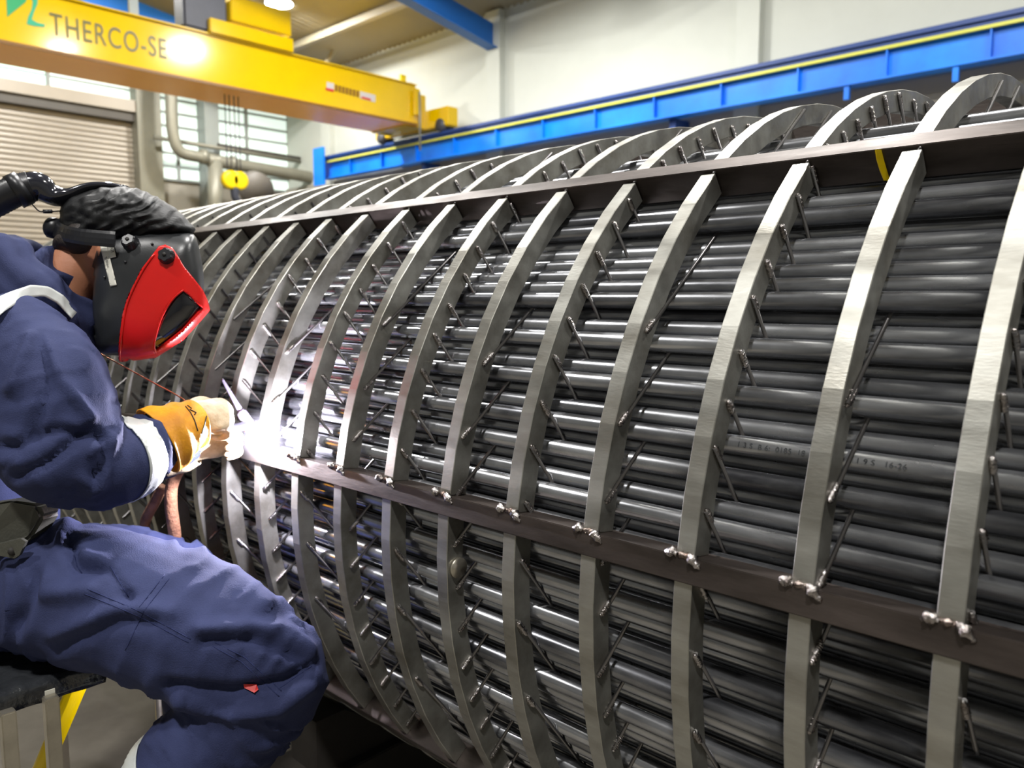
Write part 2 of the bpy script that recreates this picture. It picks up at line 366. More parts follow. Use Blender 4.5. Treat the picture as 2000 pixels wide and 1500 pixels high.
# ---- end wall: roller door, glazing, columns, ducts
def rx(name, u0, v0, u1, v1, X, th, m, parent=None):
    a = onX(u0, v0, X); b = onX(u1, v1, X)
    return boxobj(name, (X-th, a.y, min(a.z, b.z)), (X, b.y, max(a.z, b.z)), m, parent)
zlin = (onX(20, 205, XE+.1).z+onX(280, 240, XE+.1).z)/2
ydr = onX(283, 300, XE+.1).y
dr = struct(link('door_1', None))
k = 0; z = zlin; 
while z > .05:
    bm = bmesh.new(); z2 = max(.0, z-.098)
    pr = [(XE+.02, z), (XE+.038, z-.012), (XE+.046, (z+z2)/2), (XE+.038, z2+.012), (XE+.02, z2)]
    a_ = [bm.verts.new((x, -6.5, zz)) for x, zz in pr]; b_ = [bm.verts.new((x, ydr, zz)) for x, zz in pr]
    for j in range(4): bm.faces.new((a_[j], a_[j+1], b_[j+1], b_[j]))
    bm.faces.new(a_); bm.faces.new(b_)
    link('slat', bmmesh('s', bm), dr, 'door_slat'); z = z2-.004; k += 1
boxobj('door_guide', (XE+.01, ydr, 0), (XE+.12, ydr+.12, zlin+.05), 'dark_trim', dr)
struct(boxobj('trim_3', (XE+.0, -6.8, zlin), (XE+.22, ydr+.2, zlin+.17), 'dark_trim'))
struct(boxobj('trim_4', (XE+.0, -6.8, zlin+.17), (XE+.3, ydr+.2, zlin+.4), 'door_slat'))
# glazing bands: window_1 above the door, window_2 between the columns
def glazing(name, y0, y1, z0, z1, nh, vs, hm=.035):
    wn = struct(link(name, None)); ys = [y0]+list(vs)+[y1]; dz = (z1-z0)/nh
    for i in range(len(ys)-1):
        for j in range(nh):
            boxobj('pane', (XE+.02, ys[i]+.03, z0+dz*j+hm*.5), (XE+.035, ys[i+1]-.03, z0+dz*(j+1)-hm*.5), 'pane', wn)
    for y in ys: boxobj('mullion', (XE+.01, y-.035, z0), (XE+.08, y+.035, z1), 'column_grey', wn)
    for j in range(nh+1): boxobj('transom', (XE+.015, y0, z0+dz*j-hm/2), (XE+.07, y1, z0+dz*j+hm/2), 'column_grey', wn)
zg1 = zlin+.40
glazing('window_1', -4.5, ydr+.1, zg1, zg1+2.4, 10, [onX(92, 170, XE).y, onX(-120, 170, XE).y], .03)
yc1 = onX(300, 300, XE).y; yc2 = onX(612, 320, XE).y
zg2 = onX(340, 352, XE).z
glazing('window_2', yc1, yc2, zg2, zg2+3.6, 13, [onX(u, 300, XE).y for u in (345, 410, 480, 575)], .045)
ym = onX(285, 300, XE).y
struct(boxobj('wall_column_1', (XE, ym-.28, 0), (XE+.35, ym+.2, ZCL+1), 'duct_grey'))
ym = onX(412, 300, XE+.3).y
struct(boxobj('wall_column_2', (XE, ym-.16, 0), (XE+.4, ym+.16, ZCL+1), 'column_grey'))
dc = thing('ventilation_duct', 'grey ventilation duct with a bend running across the end wall', 'duct')
DX = XE+1.0
tube('duct_pipe', [onX(333, 120, DX), onX(334, 200, DX), onX(338, 262, DX), onX(352, 296, DX), onX(385, 306, DX), onX(420, 312, DX)], .115, 'duct_grey', dc, n=18)
tube('duct_pipe', [onX(405, 312, DX), onX(500, 328, DX), onX(598, 345, DX), onX(625, 352, DX)], .13, 'duct_grey', dc, n=18, sub=3)
tube('duct_riser', [onX(420, 312, DX), onX(421, 480, DX)], .15, 'duct_grey', dc, n=18, sub=1)
tube('duct_pipe', [onX(598, 345, DX), onX(618, 365, DX), onX(620, 440, DX)], .1, 'duct_grey', dc, n=14)
for (u, v, u2, v2) in ((392, 305, 402, 307), (450, 318, 458, 320)):
    tube('flange', [onX(u, v, DX), onX(u2, v2, DX)], .155, 'duct_grey', dc, n=18, sub=1)
gp = thing('grey_pipe_run', 'thin grey pipe run crossing the glazed band of the end wall', 'pipe')
tube('pipe', [onX(300, 268, DX-.4), onX(600, 318, DX-.4)], .045, 'duct_grey', gp, n=10, sub=1)
tube('pipe', [onX(425, 282, DX-.4), onX(605, 312, DX-.4)], .03, 'dark_trim', gp, n=10, sub=1)
# ---- high-bay lamps
def lamp(loc, i, power, label, r=.24):
    t = thing('high_bay_lamp', label, 'lamp', None if label.startswith('bright') else 'lamps under the roof behind the camera')
    x, y, z = loc
    tube('lamp_housing', [(x, y, z+.42), (x, y, z+.3), (x, y, z+.16), (x, y, z)], [.06, .10, .14, r+.03], 'lamp_case', t, n=20, sub=1, ref=Vector((1, 0, 0)))
    tube('lamp_lens', [(x, y, z-.02), (x, y, z+.005)], r, 'lamp_glass', t, n=24, sub=1, ref=Vector((1, 0, 0)))
    tube('hanger', [(x, y, z+.4), (x, y, zc(y)-.1)], .012, 'lamp_case', t, n=6, sub=1, ref=Vector((1, 0, 0)))
    L = bpy.data.lights.new('lamp_light', 'AREA'); L.shape = 'DISK'; L.size = 2*r+.05; L.energy = power; L.color = (1, .98, .95)
    lo = bpy.data.objects.new('lamp_light', L); C.objects.link(lo); lo.location = (x, y, z-.035); lo.parent = t
ZL = ZCL+.15
lp = []
pg = onX(363, 92, XG); D = ray(363, 92); D = Vector((-D.x, D.y, D.z)); t_ = 0
while (pg+D*t_).z < zc((pg+D*t_).y)-.62: t_ += .005
lp.append(pg+D*t_)
print('glare lamp', lp[0])
qv = onZ(545, 6, ZL+.2); lamp(qv, 0, LAMP_POWER*.7, 'bright round lamp glowing under the roof beyond the crane')
for p in [lp[0], (-2.5, 2.5, ZL+.75), (-3.2, 6.4, ZL+.4), (-7.5, 2.5, ZL+.75), (1.8, 4.6, ZL+.6), (1.2, -2.2, ZL+1.2), (-3.0, -3.2, ZL+1.3), (-8.6, 6.6, ZL+.4), (-13.5, 5, ZL+.4)]:
    lamp(p, 1, LAMP_POWER*(1.0 if p[1] < 6 else (.62 if p is lp[0] else .42))*(.6 if p[1] == -3.2 else 1.25 if p[1] == -2.2 else 1), 'round high bay lamp hanging under the roof outside the frame')

# ================================================================== tube bundle
RR = 5.40560546*S; YCc = 11.0055954*S; ZCc = -2.92402910*S + ZC; X0 = -1.46377486*S
LA = .666; PI_ = .2056*S; OX, OY = .0282, .3036; RC = 5.0158*S; RT = .088*S
b1 = (math.cos(LA), math.sin(LA)); b2 = (-math.sin(LA), math.cos(LA))
KMIN, KMAX = -1, 26
XTR, XTL = X0+1.9*S, X0-(KMAX+.6)*S
hx = thing('tube_bundle', 'large horizontal steel tube bundle caged in flat bar rings', 'tube bundle')
def cp(th, r): t = math.radians(th); return YCc-r*math.cos(t), ZCc+r*math.sin(t)
lat = []
for i in range(-30, 31):
    for j in range(-30, 31):
        a = (i+OX)*PI_; b = (j+OY)*PI_; y = a*b1[0]+b*b2[0]; z = a*b1[1]+b*b2[1]; r = math.hypot(y, z)
        if r < RC: lat.append((YCc+y, ZCc+z, r))
# rank by how early a view ray from the photographer's side meets the tube
score = {}
for cy, cz in ((0, ZC), (.25, ZC+.4), (0, ZC-.5), (0, ZC+.8)):
    for e in np.linspace(-.95, .35, 1200):
        d = (math.cos(e), math.sin(e)); best = None
        for idx, (y, z, r) in enumerate(lat):
            if r < RC-1.3*S: continue
            al = (y-cy)*d[0]+(z-cz)*d[1]; pe = abs((y-cy)*d[1]-(z-cz)*d[0])
            if pe < RT and (best is None or al < best[0]): best = (al, idx)
        if best: score[best[1]] = score.get(best[1], 0)+1
front = sorted(score, key=lambda k: -score[k])[:296]
fs = set(front)
def cyl_mesh(name, L, r, n, smooth=True, caps=True):
    V = []; Fc = []
    for s in (0, 1):
        for k in range(n): a = 2*math.pi*k/n; V.append((s*L, r*math.cos(a), r*math.sin(a)))
    for k in range(n): Fc.append((k, (k+1) % n, n+(k+1) % n, n+k))
    me = mesh(name, V, Fc, smooth)
    if caps:
        bm = bmesh.new(); bm.from_mesh(me); bm.verts.ensure_lookup_table()
        for s in (0, 1):
            f = bm.faces.new([bm.verts[s*n+k] for k in (range(n) if s else reversed(range(n)))]); f.smooth = False
        bm.to_mesh(me); bm.free()
    return me
tm = cyl_mesh('tube', XTR-XTL, RT, 24); tm.materials.append(MM['tube_steel'])
for idx in front:
    y, z, r = lat[idx]; o = bpy.data.objects.new('tube', tm); C.objects.link(o); o.parent = hx
    o.location = (XTL+random.uniform(-.004, .004), y, z)
V = []; Fc = []; n = 12
for idx, (y, z, r) in enumerate(lat):
    if idx in fs: continue
    b = len(V)
    for s in (XTL, XTR):
        for k in range(n): a = 2*math.pi*k/n; V.append((s, y+RT*math.cos(a), z+RT*math.sin(a)))
    for k in range(n): Fc.append((b+k, b+(k+1) % n, b+n+(k+1) % n, b+n+k))
    Fc.append(tuple(b+n+k for k in range(n))); Fc.append(tuple(b+k for k in reversed(range(n))))
o = link('inner_tubes', mesh('inner_tubes', V, Fc, True), hx, 'tube_steel'); o['kind'] = 'stuff'

# stringers (longitudinal flat bars)
RI, RO = .955*RR, 1.0*RR
TH_A = 52.0; TH = [7.4, TH_A, 97, 142, 187, 232, 277, 322.6]
def bar_angle(zy, r):     # angle whose point at radius r has given (z-ZC)/y
    best = min(range(-300, 800), key=lambda q: (abs((cp(q/10, r)[1]-ZC)/cp(q/10, r)[0]-zy)))
    return best/10
TH[0] = bar_angle(-.400, RO); TH[1] = bar_angle(.1765, RO); TH[2] = TH[1]+45; TH[7] = TH[0]-44+360
print('stringer angles', TH)
HW = .11*S
def bar(th, hw, r0, r1, x0, x1, name, m, parent, bev=.0012):
    bm = bmesh.new(); box(bm, (x0, -hw, r0), (x1, hw, r1), bev)
    me = bmmesh(name, bm); o = link(name, me, parent, m)
    t = math.radians(th); out = Vector((0, -math.cos(t), math.sin(t))); tan = Vector((0, math.sin(t), math.cos(t)))
    o.matrix_world = Matrix.Translation((0, YCc, ZCc)) @ Matrix((Vector((1, 0, 0)), -tan, out)).transposed().to_4x4()
    return o
for th in TH: bar(th, HW, .945*RR, 1.006*RR, XTL+.05, XTR-.02, 'longitudinal_bar', 'bar_steel', hx)

# rings in segments between the stringers; the segment meshes are shared by all rings
GAP = math.degrees(HW/RR)
segs = []
ths = sorted(((t+180) % 360-180) for t in TH)
for i, t in enumerate(ths):
    t2 = ths[(i+1) % len(ths)]; t2 += 360 if t2 < t else 0
    a0 = t+GAP+.02; a1 = t2-GAP-(.25 if abs(t2-TH[1]) < 1 else .02)
    ns = max(3, int(round((a1-a0)/5.2))); bm = bmesh.new(); cs = []
    for j in range(ns+1):
        a = math.radians(a0+(a1-a0)*j/ns); ring = []
        for (r, x) in ((RO, 0), (RO, .17*S), (RI, .17*S), (RI, 0)): ring.append(bm.verts.new((x, -r*math.cos(a), r*math.sin(a))))
        cs.append(ring)
    for j in range(ns):
        for q in range(4): bm.faces.new((cs[j][q], cs[j][(q+1) % 4], cs[j+1][(q+1) % 4], cs[j+1][q]))
    bm.faces.new(cs[0]); bm.faces.new(cs[-1][::-1])
    bmesh.ops.recalc_face_normals(bm, faces=bm.faces)
    lng = [e for e in bm.edges if abs(e.verts[0].co.x-e.verts[1].co.x) < 1e-6 and len(e.link_faces) == 2 and e.calc_face_angle(0) > 1.2]
    bmesh.ops.bevel(bm, geom=lng, offset=.0011, segments=1, affect='EDGES')
    me = bmmesh('ring_segment', bm); me.materials.append(MM['ring_steel']); segs.append(me)
for k in range(KMIN, KMAX+1):
    x = X0-k*S
    for me in segs:
        o = bpy.data.objects.new('ring_segment', me); C.objects.link(o); o.parent = hx; o.location = (x, YCc, ZCc)

# support rods and their welds
def blob(name, pts, rad, m, parent, n=8, amp=.25, seed=0):
    pts, rad = catmull([Vector(p) for p in pts], rad, 5)
    ref = Vector((0, 0, 1)); d = (pts[-1]-pts[0]).normalized()
    if abs(d.dot(ref)) > .9: ref = Vector((1, 0, 0))
    bm = bmesh.new()
    loft(bm, pts, rad, ref, n, fn=lambda i, ph: 1+amp*math.sin(i*1.9+seed)+amp*.5*math.sin(3*ph+i+seed))
    return link(name, bmmesh(name, bm, True), parent, m)
RRod = .0185*S; REND = .985*RR
bead_meshes = []
for q in range(5):
    bm = bmesh.new(); pts, rad = catmull([Vector((i*.0035, 0, 0)) for i in range(10)], [.0012]+[.0031, .0036, .0033, .0037, .0032, .0036, .0031, .0026]+[.001], 4)
    loft(bm, pts, rad, Vector((0, 0, 1)), 8, fn=lambda i, ph: 1+.22*math.sin(i*2.1+q)+.12*math.sin(2*ph+i*.7+q))
    me = bmmesh('weld_bead', bm, True); me.materials.append(MM['weld_metal']); bead_meshes.append(me)
rodm = {}
stuffV = []; stuffF = []; nrod = 0; nb = 0
def rodbox(a, b, r, V, Fc, n=6):
    d = (b-a).normalized(); u = d.orthogonal().normalized(); w_ = d.cross(u); s = len(V)
    for p in (a, b):
        for k in range(n): t = 2*math.pi*k/n; V.append(p+u*r*math.cos(t)+w_*r*math.sin(t))
    for k in range(n): Fc.append((s+k, s+(k+1) % n, s+n+(k+1) % n, s+n+k))
for k in range(KMIN, KMAX+1):
    x = X0-k*S+.17*S+RRod*.9
    odd = k % 2; ph = (k//2) % 2
    dirv, nrm, off = (b1, b2, OY) if odd else (b2, b1, OX)
    for i in range(-30, 31):
        if odd:
            if (i % 2) != (1 if k % 4 == 3 else 0): continue
        else:
            if (i % 2) != (1 if k % 4 == 2 else 0): continue
        c = (i+off+.5)*PI_
        if abs(c) > .955*REND: continue
        h = math.sqrt(REND**2-c*c)
        A = Vector((x, YCc+nrm[0]*c-dirv[0]*h, ZCc+nrm[1]*c-dirv[1]*h)); B = Vector((x, YCc+nrm[0]*c+dirv[0]*h, ZCc+nrm[1]*c+dirv[1]*h))
        # visible end is the one nearer the photographer
        E, G = (A, B) if (A-CAM).length < (B-CAM).length else (B, A)
        vis = E.y < YCc-.1 or E.z > ZCc+.55
        if k <= 12 and vis and nrod < 296:
            key = (odd, i)
            d = (G-E).normalized()
            E2 = E + d*random.uniform(-.008, .01)
            if key not in rodm:
                me = cyl_mesh('support_rod', 2*h, RRod, 10); me.materials.append(MM['rod_steel']); rodm[key] = me
            o = bpy.data.objects.new('support_rod', rodm[key]); C.objects.link(o); o.parent = hx
            sd = Vector((1, 0, 0)); up = sd.cross(d)
            Mx = Matrix((d, sd.cross(d).cross(d), sd.cross(d))).transposed()
            yv = Vector((1, 0, 0)); zv = d.cross(yv); Mx = Matrix((d, yv, zv)).transposed().to_4x4()
            o.matrix_world = Matrix.Translation(E2) @ Mx
            bd = bpy.data.objects.new('weld_bead', bead_meshes[nb % 5]); C.objects.link(bd); bd.parent = o
            bd.location = (-.002, -.0006, random.choice((-1, 1))*.0022); bd.rotation_euler = (random.uniform(0, 6), 0, 0)
            s = random.uniform(.8, 1.25); bd.scale = (s, 1.3, 1.3)
            nrod += 1; nb += 1
        else:
            rodbox(A, B, RRod, stuffV, stuffF)
o = link('far_support_rods', mesh('far_support_rods', stuffV, stuffF, True), hx, 'rod_steel'); o['kind'] = 'stuff'
# welds joining the rings to the lower bar, shiny and heat tinted, on the rings finished so far
def onring(k, dx, th, r): y, z = cp(th, r); return Vector((X0-k*S+dx*S, y, z))
for k in range(-1, 9):
    t = TH[0]+GAP
    blob('joint_weld', [onring(k, -.09, t-.25, RR*1.004), onring(k, -.03, t+.15, RR*1.007), onring(k, .03, t+.05, RR*1.007)], [0.0014, 0.0075, 0.0029], 'weld_metal', hx, seed=k)
    blob('joint_weld', [onring(k, .13, t+.25, RR*1.004), onring(k, .18, t-.1, RR*1.008), onring(k, .25, t-.75, RR*1.006)], [0.0022, 0.0078, 0.0022], 'weld_metal', hx, seed=k+3)
    blob('joint_weld', [onring(k, .0, t+.0, RR*1.0), onring(k, .08, t+.05, RR*1.004), onring(k, .17, t+.0, RR*1.0)], [0.0029, 0.0052, 0.0029], 'burnt_weld', hx, seed=k+5)
    t = TH[1]-GAP
    blob('joint_weld', [onring(k, .13, t-.2, RR*.999), onring(k, .15, t+.1, RR*1.0), onring(k, .155, t+.5, RR*1.0)], [.002, .003, .002], 'rod_steel', hx, seed=k+7)
# round tag plate on one ring, yellow strap end behind the upper bar
y, z = cp(-7.5, .975*RR)
q = onX(893, 1108, X0-5*S+.17*S)
tube('round_tag', [(q.x, q.y, q.z), (q.x+.006, q.y, q.z)], .019, 'bright_steel', hx, n=20, sub=1)['label'] = 'small round grey disc tacked to a ring'
st = thing('yellow_strap', 'yellow strap end hanging under the upper longitudinal bar', 'strap')
a = onY(1716, 296, YCc-.47); 
bm = bmesh.new()
vs = []
t__ = math.radians(TH[1]); tn_ = Vector((0, math.sin(t__), math.cos(t__))); p0_ = Vector((0, YCc, ZCc))-tn_*(HW+.006)
def under(u, v): D = ray(u, v); return CAM+D*((p0_-CAM).dot(tn_)/D.dot(tn_))
for (u, v, w_) in ((1716, 292, 11), (1720, 312, 13), (1726, 332, 13), (1733, 352, 11)):
    c = under(u, v); vs.append((bm.verts.new(c+Rv*-w_*.5/FPX*1.15), bm.verts.new(c+Rv*w_*.5/FPX*1.15)))
for i in range(3): bm.faces.new((vs[i][0], vs[i][1], vs[i+1][1], vs[i+1][0]))
r_ = bmesh.ops.extrude_face_region(bm, geom=list(bm.faces)); bmesh.ops.translate(bm, verts=[v for v in r_['geom'] if isinstance(v, bmesh.types.BMVert)], vec=F*.003)
link('webbing', bmmesh('webbing', bm), st, 'yellow_paint')
# faint mill stencils on two tubes
def tube_hit(u, v):
    D = ray(u, v); best = None
    a = D.y*D.y+D.z*D.z
    for idx in front:
        y, z, r = lat[idx]; oy = CAM.y-y; oz = CAM.z-z; b = oy*D.y+oz*D.z; c = oy*oy+oz*oz-RT*RT; di = b*b-a*c
        if di > 0:
            t = (-b-math.sqrt(di))/a
            if t > 0 and (best is None or t < best[0]): best = (t, idx)
    return (CAM+D*best[0], lat[best[1]]) if best else None
for (u, v, s_) in ((1440, 868, '1 3 S  B 6:  0185  18'), (1672, 900, '1 9 S   16-26')):
    h_ = tube_hit(u, v)
    if h_:
        p, (y, z, r) = h_; nn = Vector((0, p.y-y, p.z-z)).normalized(); upv = Vector((1, 0, 0)).cross(nn)*-1
        if upv.z < 0: upv = -upv
        text('stencil', s_, p+nn*.0006-upv*.003, Vector((1, 0, 0)), upv, .0105, 'grey_print', hx, .0001)
# saddle beams under the bundle
zb0 = ZCc-RR
for X in (X0-10.6*S, X0-2.6*S):
    sd = thing('timber_saddle', 'dark timber saddle beam on the floor under the %s of the tube bundle' % ('far half' if X < X0-6*S else 'near half'), 'beam')
    boxobj('beam', (X-.11, YCc-1.0, 0.0), (X+.11, YCc+.8, .165), 'dark_wood', sd, .004)
    for s in (-1, 1):
        bm = bmesh.new(); yy = YCc+s*.42
        pr = [(YCc+s*.30, .165), (YCc+s*.62, .165), (YCc+s*.62, .33), (YCc+s*.52, .33)]
        a_ = [bm.verts.new((X-.07, y, z)) for y, z in pr]; b_ = [bm.verts.new((X+.07, y, z)) for y, z in pr]
        bm.faces.new(a_); bm.faces.new(b_[::-1])
        for j in range(4): bm.faces.new((a_[j], b_[j], b_[(j+1) % 4], a_[(j+1) % 4]))
        link('wedge', bmmesh('wedge', bm), sd, 'dark_wood')

# ================================================================== the welder
def remesh(name, bm, vox, smooth_it=6):
    me = bmmesh('tmp', bm); o = bpy.data.objects.new('tmp', me); C.objects.link(o)
    m = o.modifiers.new('r', 'REMESH'); m.mode = 'VOXEL'; m.voxel_size = vox
    s = o.modifiers.new('s', 'SMOOTH'); s.iterations = smooth_it; s.factor = .5
    dg = bpy.context.evaluated_depsgraph_get(); ev = o.evaluated_get(dg)
    me2 = bpy.data.meshes.new_from_object(ev); me2.name = name
    bpy.data.objects.remove(o); me2.shade_smooth(); return me2
def coords(me):
    a = np.empty(len(me.vertices)*3, dtype=np.float32); me.vertices.foreach_get('co', a); return a.reshape(-1, 3)
def normals(me):
    a = np.empty(len(me.vertices)*3, dtype=np.float32); me.vertex_normals.foreach_get('vector', a); return a.reshape(-1, 3)
def setco(me, co): me.vertices.foreach_set('co', co.astype(np.float32).ravel()); me.update()

person = thing('person', 'welder in navy coverall sitting bent towards the arc, gloved hand at the seam', 'person')
LATV = F.copy()
bm = bmesh.new()
bones = []
def limb(pp, rr, ref=LATV, n=20, sub=5, reg=None):
    pts, rad = catmull([P(*q) for q in pp], rr, sub); 
    loft(bm, pts, rad, ref, n)
    for e in (0, -1):   # rounded ends
        bmesh.ops.create_icosphere(bm, subdivisions=3, radius=1, matrix=Matrix.Translation(pts[e]) @ Matrix.Diagonal((max(rad[e])*.98 if False else min(rad[e]),)*3).to_4x4())
    bones.append((reg, pts, rad))
limb([(-40, 1130, 1.70), (-40, 1050, 1.70), (-45, 880, 1.70), (-15, 740, 1.70), (25, 640, 1.70), (70, 575, 1.70)],
     [(.18, .135), (.17, .145), (.19, .15), (.21, .145), (.185, .125), (.11, .09)], reg='torso')
limb([(35, 665, 1.49), (95, 760, 1.46), (112, 885, 1.44)], [.092, .112, .096], reg='uarm')
limb([(112, 885, 1.44), (215, 912, 1.51), (292, 872, 1.60), (304, 868, 1.61)], [.096, .082, .062, .055], reg='farm')
limb([(60, 650, 1.88), (105, 780, 1.90), (130, 900, 1.90)], [.085, .075, .07], reg='larm')
limb([(130, 900, 1.90), (240, 905, 1.88), (345, 880, 1.86)], [.07, .06, .05], reg='lfarm')
limb([(10, 1140, 1.60), (190, 1160, 1.53), (380, 1232, 1.50), (525, 1305, 1.50), (545, 1325, 1.50)], [.120, .130, .128, .105, .09], reg='thigh')
limb([(540, 1318, 1.50), (465, 1405, 1.50), (375, 1495, 1.50), (300, 1600, 1.52), (250, 1720, 1.55)], [.095, .098, .102, .09, .08], reg='shank')
limb([(60, 1120, 1.86), (220, 1120, 1.90), (345, 1138, 1.94)], [.125, .12, .10], reg='lthigh')
limb([(345, 1138, 1.94), (385, 1330, 1.97), (400, 1560, 1.97)], [.10, .09, .08], reg='lshank')
cov = remesh('coverall', bm, .0085, 5)
co = coords(cov); no = normals(cov)
# folds: ridged, warped waves running round each limb, deeper at the joints
disp = np.zeros(len(co)); best = np.full(len(co), 9.0); tp = np.zeros(len(co)); rg = np.zeros(len(co), int); tot = np.zeros(len(co))
for bi, (reg, pts, rad) in enumerate(bones):
    acc = 0.0
    for i in range(len(pts)-1):
        a = np.array(pts[i]); b = np.array(pts[i+1]); ab = b-a; L2 = ab@ab; Ls = math.sqrt(L2)
        t = np.clip(((co-a)@ab)/L2, 0, 1); d = np.linalg.norm(co-(a+t[:, None]*ab), axis=1)/(max(rad[i]))
        m = d < best; best[m] = d[m]; tp[m] = acc+t[m]*Ls; rg[m] = bi
        acc += Ls
    tot[rg == bi] = acc
nz = np.array([noise.noise(Vector(c)*5.5) for c in co.tolist()]); nz2 = np.array([noise.noise(Vector(c)*13+Vector((7, 3, 1))) for c in co.tolist()])
nz3 = np.array([noise.noise(Vector(c)*3.1+Vector((1, 9, 4))) for c in co.tolist()])
lam = {'torso': .085, 'uarm': .06, 'farm': .042, 'larm': .06, 'lfarm': .05, 'thigh': .075, 'shank': .06, 'lthigh': .07, 'lshank': .06}
for bi, (reg, pts, rad) in enumerate(bones):
    m = rg == bi; T = tp[m]; Lr = tot[m]
    u = T/lam[reg] + 1.7*nz[m] + .9*nz3[m]
    rid = 1-np.abs(np.sin(math.pi*u))**.8
    joint = np.exp(-(T/.09)**2)+np.exp(-((Lr-T)/.09)**2)
    amp = (.006+.013*joint)*np.clip(.5+1.4*nz3[m]+.3, .15, 1.4)
    if reg == 'torso': amp *= 1.2
    disp[m] = amp*(rid-.35)
disp += .012*nz3+.006*nz2*np.abs(nz)*2+.008*nz
# hanging folds drawn along the thigh and the diagonal ones at hip
co2 = co+no*disp[:, None]
rel = co2-np.array(CAM); dd = rel@np.array(F); pu = 1000+FPX*(rel@np.array(Rv))/dd; pv = 750-FPX*(rel@np.array(Uv))/dd
def fold(line, amp, wd, sel=None):
    global co2
    P0 = np.array(line, float); dmin = np.full(len(co2), 1e9)
    for i in range(len(P0)-1):
        a = P0[i]; b = P0[i+1]; ab = b-a; t = np.clip(((pu-a[0])*ab[0]+(pv-a[1])*ab[1])/(ab@ab), 0, 1)
        d = np.hypot(pu-a[0]-t*ab[0], pv-a[1]-t*ab[1]); dmin = np.minimum(dmin, d)
    wgt = amp*np.exp(-(dmin/wd)**2); wgt[dd > 1.72] = 0
    co2 = co2+no*wgt[:, None]
for ln, am, wd in (([(135, 1050), (150, 1110), (210, 1110), (250, 1165)], -.009, 9), ([(165, 1085), (200, 1095), (240, 1150)], .006, 10),
                   ([(100, 1060), (70, 1130), (30, 1220)], -.010, 16), ([(130, 1030), (80, 1100), (90, 1160), (180, 1150)], .008, 16),
                   ([(110, 1240), (230, 1190), (330, 1195)], .006, 16), ([(110, 1262), (240, 1212), (300, 1215)], -.006, 12),
                   ([(390, 1230), (480, 1225), (560, 1235), (600, 1270)], .008, 14), ([(400, 1250), (500, 1248), (590, 1285)], -.007, 10),
                   ([(330, 1340), (450, 1352), (560, 1330), (612, 1300)], -.010, 10), ([(350, 1365), (450, 1395), (540, 1385), (600, 1340)], .009, 14),
                   ([(340, 1060), (375, 1045), (395, 1075)], .006, 10), ([(380, 1085), (460, 1120), (520, 1180)], .005, 18),
                   ([(0, 880), (110, 840), (200, 850)], -.007, 10), ([(80, 650), (120, 740), (205, 850)], .006, 9), ([(80, 650), (95, 760), (60, 850)], -.005, 9),
                   ([(60, 660), (20, 760)], .006, 10), ([(165, 935), (175, 960), (195, 950), (215, 870)], .007, 9), ([(185, 930), (205, 900), (200, 860)], -.008, 8),
                   ([(30, 930), (90, 905), (190, 830)], -.008, 9), ([(230, 800), (225, 850), (180, 880)], .007, 10), ([(310, 830), (330, 870), (325, 920)], .004, 6)):
    fold(ln, am*1.9, wd*1.1)
setco(cov, co2)
co = link('coverall', cov, person, 'navy_cloth')
bpy.context.view_layer.update()
bvh = BVHTree.FromPolygons([v.co for v in cov.vertices], [tuple(p.vertices) for p in cov.polygons])
def shot(u, v, off=.002, lim=1.9):
    D = ray(u, v).normalized(); h_ = bvh.ray_cast(CAM, D)
    return (h_[0]+h_[1]*off, h_[1]) if h_[0] is not None else None
def seam(name, line, r, m, off=.001, step=7):
    pts = []
    for (u0, v0), (u1, v1) in zip(line, line[1:]):
        k_ = max(1, int(math.hypot(u1-u0, v1-v0)/step))
        for i in range(k_+1):
            q = shot(u0+(u1-u0)*i/k_, v0+(v1-v0)*i/k_, off)
            if q and (not pts or (q[0]-pts[-1]).length > .002) and (not pts or (q[0]-pts[-1]).length < .05): pts.append(q[0])
    if len(pts) > 3: return tube(name, pts, r, m, person, n=6, sub=1)
for ln in ([(170, 1150), (275, 1195), (372, 1248)], [(330, 1130), (280, 1195), (245, 1270)], [(322, 1122), (272, 1186)], [(415, 1262), (470, 1292), (545, 1360)],
           [(420, 1255), (478, 1284), (550, 1350)], [(165, 1160), (272, 1204), (368, 1255)]
,           [(135, 1045), (150, 1105), (160, 1120)], [(215, 1105), (250, 1165)], [(545, 1345), (610, 1300)]):
    seam('seam', ln, .0009, 'cloth_seam', .0001)
# reflective bands: strips of the coverall's own surface between two planes, lifted off it
def band(name, A, B, t0, t1, rmax, off=.0035, m='silver_tape'):
    ax = (B-A).normalized(); bm = bmesh.new(); bm.from_mesh(cov)
    far = [v for v in bm.verts if (lambda r_: not (t0-.03 < r_.dot(ax) < t1+.03) or (r_-ax*r_.dot(ax)).length > rmax)(v.co-A)]
    bmesh.ops.delete(bm, geom=far, context='VERTS')
    for t, s_ in ((t0, -1), (t1, 1)):
        bmesh.ops.bisect_plane(bm, geom=list(bm.verts)+list(bm.edges)+list(bm.faces), plane_co=A+ax*t, plane_no=ax*s_, clear_outer=True)
    bm.normal_update()
    for v in list(bm.verts): v.co = v.co+v.normal*off
    o = link(name, bmmesh(name, bm, True, False), person, m)
    s_ = o.modifiers.new('t', 'SOLIDIFY'); s_.thickness = .0025; s_.offset = -1; return o
A = P(215, 912, 1.51); B = P(322, 885, 1.63); t0 = (P(265, 915, 1.56)-A).dot((B-A).normalized())
band('forearm_stripe', A, B, t0-.027, t0+.027, .12)['label'] = 'silver reflective stripe round the forearm'
A = P(465, 1405, 1.50); B = P(300, 1600, 1.52); t0 = (P(350, 1535, 1.50)-A).dot((B-A).normalized())
band('leg_stripe', A, B, t0-.03, t0+.03, .16)['label'] = 'silver reflective stripe round the shin'
